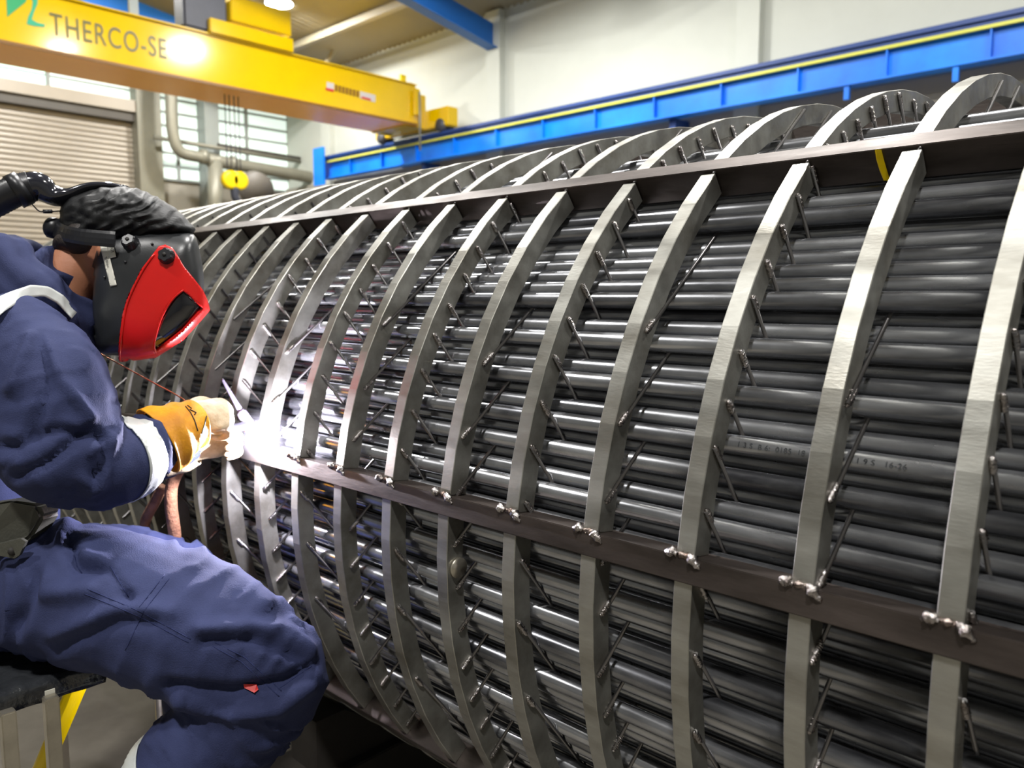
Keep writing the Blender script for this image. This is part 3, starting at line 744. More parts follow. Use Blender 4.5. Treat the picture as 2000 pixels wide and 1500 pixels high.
def strip(name, outer, inner, off, m, parent, n=24, w_=5):
    def samp(pl, t):
        L_ = [math.hypot(b[0]-a[0], b[1]-a[1]) for a, b in zip(pl, pl[1:])]; t *= sum(L_)
        for (a, b), l_ in zip(zip(pl, pl[1:]), L_):
            if t <= l_+1e-9: return (a[0]+(b[0]-a[0])*t/l_, a[1]+(b[1]-a[1])*t/l_)
            t -= l_
        return pl[-1]
    bm = bmesh.new(); rows = []
    for i in range(n+1):
        a = samp(outer, i/n); b = samp(inner, i/n); row = []
        for j in range(w_+1):
            row.append((a[0]+(b[0]-a[0])*j/w_, a[1]+(b[1]-a[1])*j/w_))
        rows.append(row)
    M_ = []; y_ = []; hits = {}
    for i, row in enumerate(rows):
        for j, (u, v) in enumerate(row):
            q = shot(u, v, 0)
            if q: d = (q[0]-CAM).dot(F); hits[(i, j)] = d; t = i/n; M_.append([1, t, t*t, t**3, j/w_]); y_.append(d)
    M_ = np.array(M_); y_ = np.array(y_); k_ = np.linalg.lstsq(M_, y_, rcond=None)[0]
    for _ in range(4):
        r_ = y_-M_@k_; sel_ = r_ < .012; k_ = np.linalg.lstsq(M_[sel_], y_[sel_], rcond=None)[0]
    for i, row in enumerate(rows):
        for j, (u, v) in enumerate(row):
            t = i/n; rows[i][j] = bm.verts.new(P(u, v, float(np.dot([1, t, t*t, t**3, j/w_], k_))-.006))
    for i in range(n):
        for j in range(w_):
            f = (rows[i][j], rows[i][j+1], rows[i+1][j+1], rows[i+1][j])
            if None not in f and max((f[k_].co-f[k_-1].co).length for k_ in range(4)) < .05: bm.faces.new(f)
    bmesh.ops.delete(bm, geom=[v for v in bm.verts if not v.link_faces], context='VERTS')
    o = link(name, bmmesh(name, bm, True), parent, m); s_ = o.modifiers.new('t', 'SOLIDIFY'); s_.thickness = .002; s_.offset = 0; return o
# collar roll and hood folds at the neck
bm = bmesh.new()
def ringpts(c, ax_u, ax_v, ru, rv_, n=28, a0=0, a1=2*math.pi): return [c+ax_u*ru*math.cos(a0+(a1-a0)*i/n)+ax_v*rv_*math.sin(a0+(a1-a0)*i/n) for i in range(n+1)]
nk = (P(165, 500, 1.72)-P(60, 590, 1.70)).normalized()
axl = (LATV-nk*LATV.dot(nk)).normalized(); axf = nk.cross(axl)
for (c, ru, rv_, r) in ((P(92, 562, 1.70), .115, .112, .034), (P(110, 548, 1.71), .098, .092, .024), (P(78, 590, 1.70), .125, .13, .030), (P(62, 610, 1.70), .13, .14, .022)):
    pts = ringpts(c, axl, axf, ru, rv_)
    T_ = len(pts); rad = [r*(1+.18*math.sin(i*1.3)) for i in range(T_)]
    loft(bm, pts, rad, nk, 12)
col_ = remesh('collar', bm, .006, 3); link('collar', col_, person, 'navy_cloth')
nv_ = len(cov.vertices)
bvh = BVHTree.FromPolygons([v.co for v in cov.vertices]+[v.co for v in col_.vertices], [tuple(p.vertices) for p in cov.polygons]+[tuple(i+nv_ for i in p.vertices) for p in col_.polygons])
strip('shoulder_stripe', [(-30, 592), (20, 570), (60, 556), (95, 560), (125, 578), (150, 610)], [(-30, 640), (10, 607), (50, 582), (85, 578), (112, 592), (140, 622)], .003, 'silver_tape', person)['label'] = 'silver reflective stripe over the shoulder'
# red brand tab (woven label) and belt case
def stick(name, poly, off, th, m, parent=None, bv=None):
    bm = bmesh.new(); vs = []; nn = Vector()
    for (u, v) in poly:
        q = shot(u, v, off); vs.append(bm.verts.new(q[0])); nn += q[1]
    f = bm.faces.new(vs); r_ = bmesh.ops.extrude_face_region(bm, geom=[f]); bmesh.ops.translate(bm, verts=[v for v in r_['geom'] if isinstance(v, bmesh.types.BMVert)], vec=nn.normalized()*th)
    bmesh.ops.triangulate(bm, faces=bm.faces); return link(name, bmmesh(name, bm), parent, m)
stick('woven_label', [(476, 1333), (502, 1339), (505, 1349), (498, 1353), (478, 1345)], .003, .0015, 'label_red', person)['label'] = 'small red woven label at the knee pocket'
bc = link('belt_case', None, person)
bm = bmesh.new()
fr = [P(-60, 990, 1.44), P(20, 978, 1.44), P(72, 985, 1.46), P(85, 1010, 1.47), P(60, 1050, 1.46), P(20, 1078, 1.45), P(-60, 1080, 1.44)]
vs = [bm.verts.new(p) for p in fr]; f = bm.faces.new(vs); r_ = bmesh.ops.extrude_face_region(bm, geom=[f])
bmesh.ops.translate(bm, verts=[v for v in r_['geom'] if isinstance(v, bmesh.types.BMVert)], vec=F*.06)
bmesh.ops.bevel(bm, geom=list(bm.edges), offset=.006, segments=2, affect='EDGES')
link('case', bmmesh('case', bm), bc, 'olive_case')
bm = bmesh.new()
tabp = [(-20, 1068), (40, 1052), (50, 1058), (38, 1084), (28, 1091), (-20, 1082)]
vs = [bm.verts.new(P(u, v, 1.43)) for u, v in tabp]; f = bm.faces.new(vs); r_ = bmesh.ops.extrude_face_region(bm, geom=[f])
bmesh.ops.translate(bm, verts=[v for v in r_['geom'] if isinstance(v, bmesh.types.BMVert)], vec=F*.008); bmesh.ops.triangulate(bm, faces=bm.faces)
link('fastening_tab', bmmesh('tab', bm), bc, 'olive_case')
tube('eyelet', [P(24, 1077, 1.4285), P(24, 1077, 1.431)], .0075, 'black_thread', bc, n=16, sub=1)

# head, neck and hair (mostly covered by the helmet)
bm = bmesh.new()
HC = P(262, 520, 1.745)
hup = (Uv*.93-Rv*.36).normalized(); hfw = (Rv*.93+Uv*-.36).normalized(); hla = hup.cross(hfw)
def hp(f_, u_, l_): return HC+hfw*f_+hup*u_+LATV*l_
loft(bm, *catmull([hp(-.005, .125, 0), hp(-.01, .09, 0), hp(-.005, .03, 0), hp(.01, -.03, 0), hp(.03, -.085, 0), hp(.045, -.115, 0)],
                  [(.03, .03), (.066, .082), (.076, .098), (.070, .088), (.052, .062), (.025, .03)], 4), LATV, 20)
loft(bm, *catmull([P(110, 600, 1.72), P(140, 545, 1.725), P(170, 500, 1.735), P(215, 480, 1.745)], [(.07, .07), (.058, .058), (.054, .058), (.045, .045)], 4), LATV, 18)
for l_ in (-1, 1):      # ears
    loft(bm, [hp(-.015, -.02, .076*l_), hp(-.02, .0, .083*l_), hp(-.02, .03, .082*l_)], [(.006, .012), (.007, .018), (.005, .014)], LATV, 10)
loft(bm, [hp(.092, .02, 0), hp(.112, -.02, 0), hp(.105, -.035, 0)], [(.008, .01), (.016, .012), (.012, .008)], LATV, 10)     # nose
loft(bm, [hp(.088, -.065, -.022), hp(.098, -.065, 0), hp(.088, -.065, .022)], [(.005, .005), (.008, .008), (.005, .005)], hup, 8)   # mouth
hd = remesh('head', bm, .006, 4); hdo = link('head', hd, person, 'skin')
for l_ in (-1, 1):
    bm = bmesh.new(); bmesh.ops.create_icosphere(bm, subdivisions=2, radius=.012, matrix=Matrix.Translation(hp(.086, .012, .032*l_))); link('eye', bmmesh('eye', bm, True), hdo, 'tape_white')
bm = bmesh.new()
loft(bm, *catmull([P(136, 508, 1.735), P(150, 492, 1.74), P(190, 472, 1.745), P(235, 450, 1.75)], [(.05, .034), (.078, .043), (.090, .05), (.06, .04)], 4), LATV, 18)
link('hair', remesh('hair', bm, .006, 2), person, 'hair')

# ---- welding helmet
hm = thing('welding_helmet', 'dark grey welding helmet with red visor frame worn by the welder', 'helmet')
DH = 1.745; CC = (288, 575)
outl = [(186, 475), (208, 460), (232, 453), (262, 448), (294, 446), (322, 447), (348, 451), (368, 453), (383, 460), (391, 494), (396, 520), (398, 545), (399, 570), (401, 602),
        (380, 630), (350, 657), (325, 676), (302, 688), (270, 694), (236, 695), (210, 694), (192, 689), (178, 655), (171, 620), (170, 590), (173, 550), (178, 515)]
WH = .125
LCH = ray(288, 575).length; LHD = ray(288, 575).normalized()
def polar(poly):
    out = []
    for (u, v) in poly: out.append((math.atan2(v-CC[1], u-CC[0]), math.hypot(u-CC[0], v-CC[1])))
    return sorted(out)
PO = polar(outl)
def rout(a):
    for (a0, r0), (a1, r1) in zip(PO, PO[1:]+[(PO[0][0]+2*math.pi, PO[0][1])]):
        for aa in (a, a+2*math.pi):
            if a0 <= aa <= a1:
                t = (aa-a0)/(a1-a0+1e-9)
                x0_, y0_ = r0*math.cos(a0), r0*math.sin(a0); x1_, y1_ = r1*math.cos(a1), r1*math.sin(a1)
                # intersection of the ray with the chord
                dx, dy = x1_-x0_, y1_-y0_; den = math.cos(aa)*dy-math.sin(aa)*dx
                return (x0_*dy-y0_*dx)/den if abs(den) > 1e-9 else r0
    return PO[0][1]
def pillow(u, v, side, off=0, n=4.0):
    a = math.atan2(v-CC[1], u-CC[0]); r = math.hypot(u-CC[0], v-CC[1]); rho = min(.9999, r/rout(a))
    wd = WH*(1-rho**n)**(1/n)
    p = P(u, v, DH-wd/LCH)
    if side > 0: p = p+LHD*2*wd
    c = P(CC[0], CC[1], DH); outd = (p-c-LHD*side*wd)
    return p + LHD*side*off + (outd.normalized()*off*rho if outd.length > 1e-6 else Vector())
bm = bmesh.new(); NA = 96; NR = 22; grid = {}
for side in (-1, 1):
    for j in range(NA):
        a = 2*math.pi*j/NA-math.pi; R_ = rout(a)
        for i in range(1, NR+1):
            rho = math.sin(math.pi/2*i/NR)
            if i == NR and side == 1: grid[(side, i, j)] = grid[(-1, i, j)]; continue
            grid[(side, i, j)] = bm.verts.new(pillow(CC[0]+R_*rho*math.cos(a), CC[1]+R_*rho*math.sin(a), side))
    c = bm.verts.new(pillow(CC[0]+.01, CC[1], side))
    for j in range(NA):
        j2 = (j+1) % NA; bm.faces.new((c, grid[(side, 1, j)], grid[(side, 1, j2)]))
        for i in range(1, NR): bm.faces.new((grid[(side, i, j)], grid[(side, i+1, j)], grid[(side, i+1, j2)], grid[(side, i, j2)]))
# open the back, where the neck is
for f in list(bm.faces):
    c = f.calc_center_median()-CAM; d = c.dot(F); u = 1000+FPX*c.dot(Rv)/d; v = 750-FPX*c.dot(Uv)/d
    if u < 184 and abs(d-DH) < .085 and v > 520: bm.faces.remove(f)
me = bmmesh('shell', bm, True); shell = link('shell', me, hm, 'helmet_shell')
sm = shell.modifiers.new('t', 'SOLIDIFY'); sm.thickness = .003; sm.offset = -1
def inpoly(x, y, poly):
    c = False; j = len(poly)-1
    for i in range(len(poly)):
        if (poly[i][1] > y) != (poly[j][1] > y) and x < (poly[j][0]-poly[i][0])*(y-poly[i][1])/(poly[j][1]-poly[i][1])+poly[i][0]: c = not c
        j = i
    return c
def shellpatch(name, poly, holes, off, m, parent, sides=(-1, 1), th=.003, step=3.0):
    bm = bmesh.new()
    def dense(pl):
        out = []
        for (a, b) in zip(pl, pl[1:]+pl[:1]):
            k_ = max(1, int(math.hypot(b[0]-a[0], b[1]-a[1])/step))
            out += [(a[0]+(b[0]-a[0])*i/k_, a[1]+(b[1]-a[1])*i/k_) for i in range(k_)]
        return out
    from mathutils.geometry import delaunay_2d_cdt
    loops = [dense(poly)]+[dense(h) for h in holes]; pts = []; edges = []
    for lp_ in loops:
        b = len(pts); pts += lp_; edges += [(b+i, b+(i+1) % len(lp_)) for i in range(len(lp_))]
    u0 = min(p[0] for p in poly); u1 = max(p[0] for p in poly); v0 = min(p[1] for p in poly); v1 = max(p[1] for p in poly)
    u = u0
    while u < u1:
        v = v0
        while v < v1:
            if inpoly(u, v, poly) and not any(inpoly(u, v, h) for h in holes) and min((u-p[0])**2+(v-p[1])**2 for p in pts[:len(loops[0])]) > 2: pts.append((u, v))
            v += step*1.3
        u += step*1.3
    vv, ee, ff, *_ = delaunay_2d_cdt([Vector(p) for p in pts], edges, [], 0, 1e-5)
    tri = []
    for f in ff:
        cx = sum(vv[i].x for i in f)/len(f); cy = sum(vv[i].y for i in f)/len(f)
        if inpoly(cx, cy, poly) and not any(inpoly(cx, cy, h) for h in holes): tri.append(f)
    for side in sides:
        vs = [bm.verts.new(pillow(p.x, p.y, side, off)) for p in vv]
        for f in tri:
            try: bm.faces.new([vs[i] for i in f])
            except ValueError: pass
    loose = [v for v in bm.verts if not v.link_faces]; bmesh.ops.delete(bm, geom=loose, context='VERTS')
    bmesh.ops.remove_doubles(bm, verts=bm.verts, dist=.0008)
    o = link(name, bmmesh(name, bm, True), parent, m)
    s = o.modifiers.new('t', 'SOLIDIFY'); s.thickness = th; s.offset = 0; return o
redp = [(322, 484), (310, 487), (300, 500), (279, 527), (262, 560), (251, 585), (243, 612), (239, 640), (236, 670), (235, 698), (250, 697), (272, 694), (302, 690), (352, 657), (401, 603),
        (396, 585), (387, 566), (372, 545), (356, 524), (345, 504), (335, 489)]
lensp = [(352, 568), (362, 575), (389, 600), (352, 640), (304, 678), (301, 668), (304, 648), (312, 620), (325, 596), (338, 580)]
rf = shellpatch('visor_frame', redp, [lensp], .007, 'red_plastic', hm, th=.006); rf['label'] = 'glossy red visor frame'
for sd_ in (-1, 1):
    ls = shellpatch('lens', [(352, 566), (391, 601), (352, 643), (300, 682), (298, 668), (302, 646), (310, 618), (323, 594)], [], .0035, 'dark_lens', hm, sides=(sd_,), th=.002); ls['label'] = 'dark protective lens'
# ridge along the rear edge of the frame
pts = [pillow(u, v, -1, .0115) for u, v in ((300, 503), (281, 530), (264, 562), (253, 588), (246, 614), (242, 642), (239, 670), (238, 692))]
tube('frame_ridge', pts, .0022, 'red_plastic', hm, n=8, sub=3)
pts = [pillow(u, v, -1, .0115) for u, v in ((352, 567), (336, 580), (323, 597), (311, 620), (303, 648), (300, 668), (303, 680))]
tube('frame_ridge', pts, .0018, 'red_plastic', hm, n=8, sub=3)
def knob(u, v, r, off, parent, h=.016):
    c = pillow(u, v, -1, off); c2 = pillow(u+2, v, -1, off); c3 = pillow(u, v+2, -1, off)
    nn = (c2-c).cross(c3-c).normalized(); nn = -nn if nn.dot(F) > 0 else nn
    bm = bmesh.new(); ref = nn.orthogonal()
    loft(bm, [c-nn*.004, c+nn*.001, c+nn*(h-.003), c+nn*h, c+nn*h], [r*1.25, r*1.2, r, r*.86, r*.4], ref, 28, fn=lambda i, ph: 1+.09*math.cos(6*ph) if i > 1 else 1)
    o = link('side_knob', bmmesh('k', bm), parent, 'black_rubber')
    tube('knob_screw', [c+nn*h, c+nn*(h+.002)], r*.28, 'black_thread', o, n=12, sub=1); return o
knob(256, 476, .014, .0, hm); knob(325, 505, .0145, .007, hm)
for (u, v) in ((297, 477), (245, 512), (205, 542)):
    c = pillow(u, v, -1, .0005); tube('rivet', [c, c-F*.003], [.003, .0022], 'black_rubber', hm, n=10, sub=1)
# white tape with a hand written name: long strip and a short tab
shellpatch('name_tape', [(196, 479), (209, 478), (229, 557), (217, 560)], [], .0022, 'tape_white', hm, sides=(-1,), th=.0008)['label'] = 'white tape strip with writing'
shellpatch('name_tape', [(210, 480), (223, 480), (228, 503), (216, 506)], [], .0030, 'tape_white', hm, sides=(-1,), th=.0008)['label'] = 'short white tape tab with writing'
def helmtext(s, u, v, du, dv, size):
    p = pillow(u, v, -1, .0045); p2 = pillow(u+du, v+dv, -1, .0045); r_ = (p2-p)
    pn = pillow(u+dv*.3, v-du*.3, -1, .0045); upv = (pn-p)
    text('handwriting', s, p, r_, upv, size, 'ink_black', hm, .0001)
helmtext('TOT', 217, 484, 4, 17, .0085)
helmtext('T Blais', 207, 505, 7, 26, .0078)
# black fabric hood above the shell
hoodp = [(118, 398), (140, 381), (172, 370), (208, 364), (245, 363), (275, 370), (303, 382), (330, 398), (352, 415), (370, 432), (386, 452), (360, 462), (310, 470), (250, 478), (195, 480), (150, 472), (112, 460), (116, 430)]
bm = bmesh.new(); CH = (250, 425)
def hpolar():
    return sorted((math.atan2(v-CH[1], u-CH[0]), math.hypot(u-CH[0], v-CH[1])) for u, v in hoodp)
HPO = hpolar()
def rh(a):
    L0 = HPO[-1:]; lst = [(HPO[-1][0]-2*math.pi, HPO[-1][1])]+HPO+[(HPO[0][0]+2*math.pi, HPO[0][1])]
    for (a0, r0), (a1, r1) in zip(lst, lst[1:]):
        if a0 <= a <= a1:
            x0_, y0_ = r0*math.cos(a0), r0*math.sin(a0); x1_, y1_ = r1*math.cos(a1), r1*math.sin(a1); dx, dy = x1_-x0_, y1_-y0_
            return (x0_*dy-y0_*dx)/(math.cos(a)*dy-math.sin(a)*dx)
    return HPO[0][1]
g2 = {}; NA = 140; NR = 34
for side in (-1, 1):
    for j in range(NA):
        a = 2*math.pi*j/NA-math.pi; R_ = rh(a)
        for i in range(1, NR+1):
            rho = math.sin(math.pi/2*i/NR)
            if i == NR and side == 1: g2[(1, i, j)] = g2[(-1, i, j)]; continue
            u = CH[0]+R_*rho*math.cos(a); v = CH[1]+R_*rho*math.sin(a)
            wd = .112*(1-min(.9999, rho)**2.5)**(1/2.5)
            p = P(u, v, DH-wd/LCH)+LHD*(wd+side*wd)
            c = P(CH[0], CH[1], DH); nn = (p-c).normalized()
            # gathers: wrinkles fan out from the elastic edge
            wv = 1-abs(math.sin(u*.085+v*.16+2.2*noise.noise(Vector((u*.02, v*.03, side)))))
            w2 = noise.noise(Vector((u*.05, v*.07, side*3)))
            fz = (.0065*(wv-.4)+.007*w2)*(1-.6*abs(rho)**6)
            g2[(side, i, j)] = bm.verts.new(p+nn*fz)
    c = bm.verts.new(P(CH[0], CH[1], DH-.112/LCH)+LHD*(.112+side*.112))
    for j in range(NA):
        j2 = (j+1) % NA; bm.faces.new((c, g2[(side, 1, j)], g2[(side, 1, j2)]))
        for i in range(1, NR): bm.faces.new((g2[(side, i, j)], g2[(side, i+1, j)], g2[(side, i+1, j2)], g2[(side, i, j2)]))
hood = link('fabric_hood', bmmesh('hood', bm, True), hm, 'black_fabric'); hood['label'] = 'black gathered fabric head cover'
# headband at the back with its adjusting wheel
bm = bmesh.new()
loft(bm, *catmull([P(108, 446, DH-.03), P(125, 455, DH-.075), P(158, 462, DH-.112), P(200, 466, DH-.124), P(225, 468, DH-.122)], [(.004, .017)]*5, 4), F, 10)
link('headband', bmmesh('hb', bm), hm, 'black_rubber')
tube('adjusting_wheel', [P(121, 449, DH-.02), P(115, 448, DH-.02), P(98, 444, DH-.02), P(93, 443, DH-.02)], [.012, .023, .023, .018], 'black_rubber', hm, n=14, sub=1, ref=F)
# breathing tube over the hood
ah = thing('air_hose', 'black corrugated air hose with shiny flat duct leading to the helmet crown', 'hose')
pts = [P(-60, 420, 1.66), P(0, 388, 1.67), P(35, 371, 1.68), P(62, 364, 1.69)]
pp, rr = catmull(pts, [.031]*4, 14); bm = bmesh.new()
loft(bm, pp, rr, F, 20, fn=lambda i, ph: 1+.05*(i % 2)); link('corrugated_hose', bmmesh('ch', bm, True), ah, 'black_rubber')
tube('hose_collar', [P(26, 376, 1.675), P(48, 366, 1.685)], .036, 'black_rubber', ah, n=22, sub=1, ref=F)
pts = [P(45, 367, 1.685), P(75, 364, 1.70), P(105, 382, 1.72), P(140, 384, 1.735), P(180, 371, 1.745), P(215, 367, 1.75), P(248, 371, 1.75)]
bm = bmesh.new(); pp, rr = catmull(pts, [(.032, .031), (.034, .030), (.036, .022), (.036, .016), (.036, .013), (.034, .011), (.03, .009)], 6)
loft(bm, pp, rr, F, 22); o = link('flat_duct', bmmesh('fd', bm, True), ah, 'duct_gloss'); o['label'] = 'flat glossy duct section'
tube('cable', [P(62, 398, 1.68), P(76, 412, 1.69), P(90, 413, 1.69), P(118, 412, 1.72)], .0014, 'black_rubber', ah, n=6)
tube('cable_plug', [P(84, 413, 1.69), P(102, 413, 1.70)], .0042, 'black_rubber', ah, n=8, sub=1)

# ---- gloves
def hand_mesh(wrist, palm_dir, back_dir, scale, curl, m, parent, thumb_side=1, spread=.010):
    """palm plus five separate curled fingers; palm_dir wrist->knuckles, back_dir out of the back of the hand"""
    d = palm_dir.normalized(); bk = (back_dir-d*back_dir.dot(d)).normalized(); sd = d.cross(bk)*thumb_side
    bm = bmesh.new(); s = scale
    loft(bm, *catmull([wrist-d*.02*s, wrist+d*.01*s, wrist+d*.05*s, wrist+d*.09*s, wrist+d*.102*s], [(.030*s, .022*s), (.032*s, .022*s), (.043*s, .022*s), (.043*s, .018*s), (.036*s, .012*s)], 4), sd, 18)
    for i, (o_, L, r) in enumerate(((.033, .082, .0105), (.011, .092, .011), (-.011, .086, .0105), (-.033, .068, .0095))):
        p = wrist+d*.088*s+sd*o_*s; a = 0; pts = [p-d*.03*s, p]; rad = [r*s*1.1, r*s*1.15]
        for seg, fr in enumerate((.44, .32, .24)):
            a += curl[seg]*(1+.08*i); dirn = d*math.cos(a)-bk*math.sin(a); p = p+dirn*L*s*fr; pts.append(p); rad.append(r*s*(1.05-.13*seg))
        loft(bm, *catmull(pts, rad, 3), sd, 10)
        bmesh.ops.create_icosphere(bm, subdivisions=2, radius=rad[-1]*.98, matrix=Matrix.Translation(pts[-1]))
    p = wrist+d*.025*s+sd*.03*s-bk*.008*s; pts = [p-sd*.015*s]; pts.append(p); rad = [.016*s, .0155*s]
    for v_, L in ((sd*.75+d*.55-bk*.35, .042), (d*.8+sd*.12-bk*.6, .034), (d*.55-sd*.35-bk*.75, .026)):
        p = p+v_.normalized()*L*s; pts.append(p); rad.append(.0125*s)
    loft(bm, *catmull(pts, rad, 3), bk, 10); bmesh.ops.create_icosphere(bm, subdivisions=2, radius=.0115*s, matrix=Matrix.Translation(pts[-1]))
    me = remesh('hand', bm, .0036, 3)
    co_ = coords(me); nn = normals(me)
    dz = np.array([.0022*noise.noise(Vector(c)*38)+.0014*(1-abs(noise.noise(Vector(c)*22)*2)) for c in co_.tolist()])
    setco(me, co_+nn*dz[:, None]); return link('hand', me, parent, m)
rg_ = link('glove', None, person); rg_['label'] = 'yellow and cream leather welding glove'
W0 = P(350, 816, 1.70)
hand_mesh(W0, P(412, 812, 1.73)-P(350, 816, 1.70), Uv*.6-F*.8, 1.0, (1.0, 1.15, .7), 'cream_leather', rg_, thumb_side=-1)
def cuff_mesh(name, pts, rad, parent, m, fn=None, n=40):
    pp, rr = catmull(pts, rad, 6); bm = bmesh.new(); loft(bm, pp, rr, F, n, caps=False, fn=fn)
    o = link(name, bmmesh(name, bm, True), parent, m); s = o.modifiers.new('t', 'SOLIDIFY'); s.thickness = .003; s.offset = -1; return o
cf = cuff_mesh('cuff', [P(308, 862, 1.635), P(328, 851, 1.65), P(350, 840, 1.67), P(372, 831, 1.69), P(390, 826, 1.705)],
          [(.074, .075), (.068, .070), (.058, .061), (.050, .053), (.046, .048)], rg_, 'yellow_leather',
          fn=lambda i, ph: 1+.03*math.sin(4*ph+i*.35)+.025*math.sin(i*.8+2*ph))
cf['label'] = 'yellow gauntlet cuff'
bvc = BVHTree.FromPolygons([v.co for v in cf.data.vertices], [tuple(p.vertices) for p in cf.data.polygons])
for ln in ([(362, 794), (372, 806), (380, 822), (388, 848)], [(366, 792), (377, 800)], [(370, 800), (383, 806), (378, 812)], [(405, 806), (398, 832), (392, 852)]):
    pts = []
    for (u0, v0), (u1, v1) in zip(ln, ln[1:]):
        for i in range(4):
            h_ = bvc.ray_cast(CAM, ray(u0+(u1-u0)*i/4, v0+(v1-v0)*i/4).normalized())
            if h_[0] is not None: pts.append(h_[0]+h_[1]*.0008*(1 if h_[1].dot(F) < 0 else -1))
    if len(pts) > 3: tube('stitching', pts, .0012, 'black_thread', rg_, n=6, sub=1)
lg_ = link('glove', None, person); lg_['label'] = 'cream leather glove behind the other hand'
hand_mesh(P(378, 880, 1.86), P(425, 862, 1.88)-P(378, 880, 1.86), Uv*.5+F*.8, .92, (.9, 1.0, .6), 'cream_leather', lg_, thumb_side=1)
cuff_mesh('cuff', [P(330, 885, 1.855), P(355, 884, 1.86), P(385, 878, 1.865)], [(.055, .055), (.048, .048), (.036, .036)], lg_, 'cream_leather')
# boots
for (a, b, c, dd_) in (((250, 1720, 1.55), (235, 1790, 1.56), (250, 1850, 1.56), (370, 1880, 1.56)), ((380, 1560, 1.95), (380, 1620, 1.95), (385, 1665, 1.95), (480, 1690, 1.95))):
    bm = bmesh.new(); loft(bm, *catmull([P(*a), P(*b), P(*c)], [.065, .058, .05], 4), F, 16)
    c_ = P(*c); e_ = P(*dd_); loft(bm, *catmull([c_-Rv*.05, c_+Rv*.03, (c_+e_)/2, e_, e_+Rv*.02], [(.04, .045), (.045, .05), (.045, .04), (.042, .03), (.02, .015)], 4), F, 16)
    link('boot', remesh('boot', bm, .008, 3), person, 'black_rubber')

# ---- torch, filler rod, leather covered cable
tg = thing('welding_torch', 'grey welding torch with white and red nozzle held at the bright arc', 'torch')
a = P(434, 740, 1.86); b = P(472, 806, 1.87); c = P(486, 828, 1.875)
tube('back_cap', [a, a+(b-a)*.05, a+(b-a)*.5, b], [.0018, .0032, .0052, .0075], 'torch_grey', tg, n=14, sub=2)
tube('torch_head', [b-(b-a)*.08, b, c], [.0085, .0125, .013], 'torch_grey', tg, n=18, sub=1)
dnz = (P(498, 852, 1.875)-c)
tube('nozzle', [c, c+dnz*.15, c+dnz*.8, c+dnz*1.1], [.011, .0155, .0145, .009], 'nozzle_white', tg, n=20, sub=1)
for s in (.25, .6):
    tube('nozzle_stripe', [c+dnz*s, c+dnz*(s+.2)], .0158, 'nozzle_red', tg, n=20, sub=1)
tube('torch_handle', [c-dnz*.1, P(470, 834, 1.855), P(440, 838, 1.81), P(395, 846, 1.755)], [.010, .011, .012, .012], 'black_rubber', tg, n=12)
fl = tube('filler_rod', [P(196, 691, 1.80), P(300, 748, 1.825), P(352, 776, 1.84), P(400, 812, 1.85)], .0016, 'filler_metal', n=8)
tag(fl, 'thin copper coloured filler rod running from under the helmet to the gloves', 'rod')
cb = tube('torch_cable', [P(420, 870, 1.90), P(365, 900, 1.92), P(338, 940, 1.93), P(334, 985, 1.94), P(341, 1040, 1.96), P(350, 1130, 2.06), P(385, 1280, 2.10), P(395, 1400, 2.10), P(398, 1470, 2.10)], .015, 'brown_leather', n=14)
tag(cb, 'brown leather covered torch cable hanging between the welder and the rings', 'cable')
cb = tube('leather_strap', [P(318, 950, 1.97), P(300, 985, 1.98), P(285, 1015, 1.99), P(282, 1040, 2.0)], .013, 'brown_leather', n=10)
tag(cb, 'short tan leather sleeve end hanging under the forearm', 'sleeve')
# the arc itself: a tiny white-hot spot and its light
ap = P(518, 858, 1.805)
print('arc depth', (ap-CAM).dot(F), 'px', 1000+FPX*(ap-CAM).dot(Rv)/(ap-CAM).dot(F), 750-FPX*(ap-CAM).dot(Uv)/(ap-CAM).dot(F))
bm = bmesh.new(); bmesh.ops.create_icosphere(bm, subdivisions=2, radius=.005, matrix=Matrix.Translation(ap))
tag(link('welding_arc', bmmesh('arc', bm, True), None, 'arc'), 'blinding white welding arc at the foot of a ring', 'arc')
def arclight(p, e, r=.006):
    L = bpy.data.lights.new('arc_light', 'POINT'); L.energy = e; L.color = (.90, .86, 1); L.shadow_soft_size = r
    lo = bpy.data.objects.new('arc_light', L); C.objects.link(lo); lo.location = p
arclight(ap-Vector((0, .012, 0)), ARC_POWER)

fm = bpy.data.materials.new('weld_fume'); fm.use_nodes = True; nt = fm.node_tree; nt.nodes.remove(nt.nodes['Principled BSDF'])  # scattering ball added to spread a glow round the arc
vs_ = nt.nodes.new('ShaderNodeVolumeScatter'); vs_.inputs['Density'].default_value = .9; vs_.inputs['Color'].default_value = (.9, .9, 1, 1)
nt.links.new(vs_.outputs[0], nt.nodes['Material Output'].inputs['Volume']); MM['weld_fume'] = fm
gt_ = nt.nodes.new('ShaderNodeTexGradient'); gt_.gradient_type = 'SPHERICAL'; tc_ = nt.nodes.new('ShaderNodeTexCoord'); mp_ = nt.nodes.new('ShaderNodeMapping')
mp_.inputs['Scale'].default_value = (12.5, 12.5, 12.5); pw_ = nt.nodes.new('ShaderNodeMath'); pw_.operation = 'POWER'; pw_.inputs[1].default_value = 2.0
ml_ = nt.nodes.new('ShaderNodeMath'); ml_.operation = 'MULTIPLY'; ml_.inputs[1].default_value = .9
nt.links.new(tc_.outputs['Object'], mp_.inputs['Vector']); nt.links.new(mp_.outputs[0], gt_.inputs[0]); nt.links.new(gt_.outputs['Fac'], pw_.inputs[0]); nt.links.new(pw_.outputs[0], ml_.inputs[0]); nt.links.new(ml_.outputs[0], vs_.inputs['Density'])
bm = bmesh.new(); bmesh.ops.create_icosphere(bm, subdivisions=3, radius=.08)
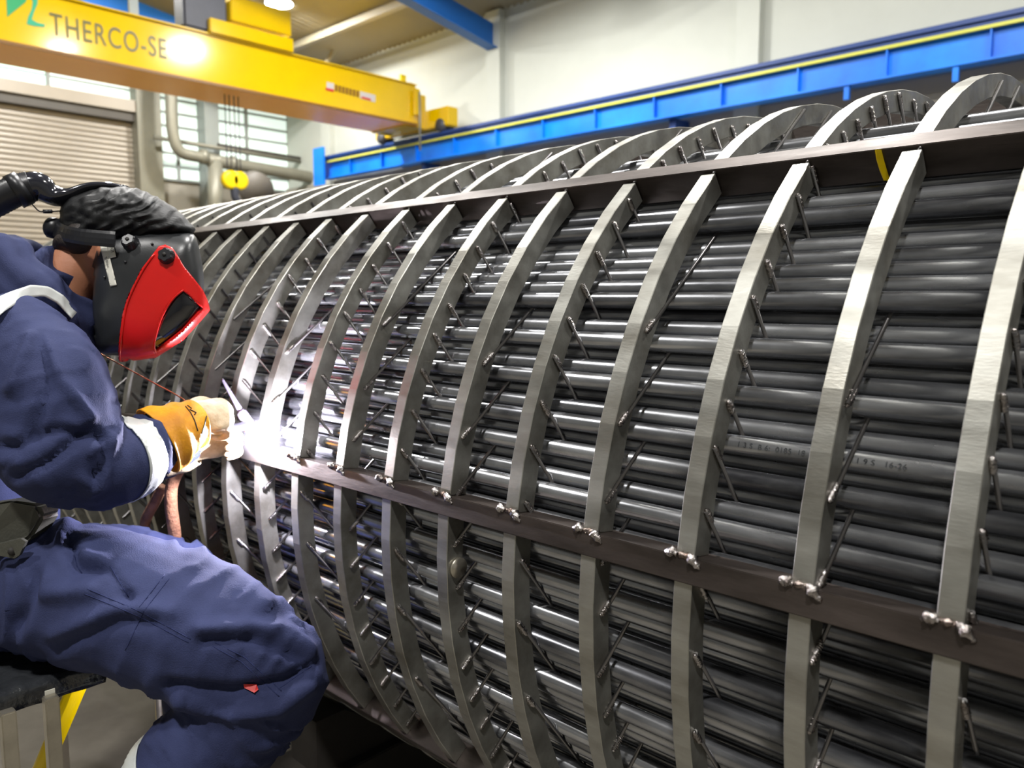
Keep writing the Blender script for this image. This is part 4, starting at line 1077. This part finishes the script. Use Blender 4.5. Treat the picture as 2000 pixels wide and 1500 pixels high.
fo = tag(link('welding_fume', bmmesh('fume', bm, True), None, 'weld_fume'), 'thin glowing fume puff around the welding arc', 'fume', kind='stuff')
fo.location = ap+Vector((.005, .0, .008))

# ================================================================== stand and post
ZS = ZC-.70
sb = thing('work_stand', 'low bench with black film wrapped top and square steel legs, under the welder', 'stand')
A = onZ(203, 1292, ZS); B = onZ(22, 1346, ZS); e1 = (B-A).normalized(); e2 = Vector((-e1.y, e1.x, 0)); e2 = e2 if e2.dot(F) > 0 else -e2
L1 = (B-A).length+.16; th_ = .042
bm = bmesh.new(); nx, ny = 40, 34; gt = {}
W1 = .42
def film(i, j):
    return A+e1*(L1*i/nx)+e2*(W1*j/ny)
for i in range(nx+1):
    for j in range(ny+1):
        p = film(i, j); b_ = noise.noise(p*34)*.005+abs(noise.noise(p*15+Vector((4, 2, 1))))*.007-.004
        e_ = min(i, nx-i, j, ny-j); gt[(i, j)] = bm.verts.new(p+Vector((0, 0, b_-.004*(e_ == 0))))
for i in range(nx):
    for j in range(ny): bm.faces.new((gt[(i, j)], gt[(i+1, j)], gt[(i+1, j+1)], gt[(i, j+1)]))
rim = [(i, 0) for i in range(nx)]+[(nx, j) for j in range(ny)]+[(i, ny) for i in range(nx, 0, -1)]+[(0, j) for j in range(ny, 0, -1)]
prev = [gt[r_] for r_ in rim]; cen = film(nx/2, ny/2)
for l_ in range(1, 5):
    cur = []
    for r_ in rim:
        p = film(*r_); o_ = (p-cen); o_.z = 0; p = p+Vector((0, 0, -th_*l_/4))+o_.normalized()*(noise.noise(p*30+Vector((0, 0, l_)))*.006+.003)
        cur.append(bm.verts.new(p))
    for i in range(len(rim)): bm.faces.new((prev[i], prev[(i+1) % len(rim)], cur[(i+1) % len(rim)], cur[i]))
    prev = cur
bm.faces.new(prev)
link('wrapped_top', bmmesh('wt', bm, True), sb, 'black_film')
def post(name, p, hw, z0, z1, m, parent):
    o = boxobj(name, (-hw, -hw, z0), (hw, hw, z1), m, parent, .002); o.matrix_world = Matrix.Translation((p.x, p.y, 0)) @ Matrix.Rotation(math.atan2(e1.y, e1.x), 4, 'Z'); return o
for (u, v, zt_) in ((11, 1380, ZS+.0), (95, 1352, ZS-.0)):
    p = onZ(u, v, ZS)-e2*.010; post('leg', p, .0115, 0, zt_-.004, 'bright_steel', sb)
for (i, j) in ((nx, ny), (0, ny), (nx, 0)):
    p = film(i, j)+e1*(-.03 if i else .03)+e2*(-.03 if j else .03); p = p-e1*(.042 if (i == 0 and j) else 0);  post('leg', p, .0125, 0, ZS-th_+.004, 'bright_steel', sb)
for zf in (.26,):
    p0 = film(0, 0); p1 = film(nx, 0)
    for q0, q1 in ((film(0, ny), film(nx, ny)), (film(nx, 0), film(nx, ny)), (film(nx*.55, 0)-e2*.01, film(0, ny))):
        tube('cross_rail', [Vector((q0.x, q0.y, zf)), Vector((q1.x, q1.y, zf))], .011, 'bright_steel', sb, n=8, sub=1)
# tape scrap on the film edge
p = onZ(93, 1345, ZS)-e2*.014
bm = bmesh.new(); box(bm, (-.008, -.001, -.02), (.008, .001, .003)); o = link('tape_scrap', bmmesh('ts', bm), sb, 'tape_white'); o.matrix_world = Matrix.Translation(p) @ Matrix.Rotation(math.atan2(e1.y, e1.x), 4, 'Z')
yp = tube('yellow_pole', [P(152, 1335, 1.72), P(118, 1420, 1.74), P(82, 1500, 1.76), P(60, 1560, 1.79)], .021, 'yellow_paint', n=14, sub=3)
pe = P(60, 1560, 1.79); dv = (pe-P(82, 1500, 1.76)).normalized(); bpy.data.objects.remove(yp)
p_top = P(160, 1318, 1.72); p_mid = P(78, 1512, 1.76); dv = (p_mid-p_top).normalized(); p_end = p_top+dv*((0.02-p_top.z)/dv.z)
yp = tube('yellow_pole', [p_top, p_mid, p_end], .0195, 'yellow_paint', n=16, sub=1)
tag(yp, 'slanting yellow painted steel tube standing behind the wrapped bench top', 'pole')
pp_ = P(309, 1370, 1.70)
tp_ = thing('steel_post', 'slim bright steel post showing between the welder\'s legs', 'post')
tube('post_tube', [(pp_.x, pp_.y, 0.01), (pp_.x, pp_.y, P(309, 1340, 1.70).z)], .0065, 'bright_steel', tp_, n=12, sub=1)
tube('foot_plate', [(pp_.x, pp_.y, 0), (pp_.x, pp_.y, .012)], .06, 'bright_steel', tp_, n=20, sub=1)
bpy.context.view_layer.update()
print('rods', nrod, 'front tubes', len(front), 'lat', len(lat), 'cov', len(cov.polygons))
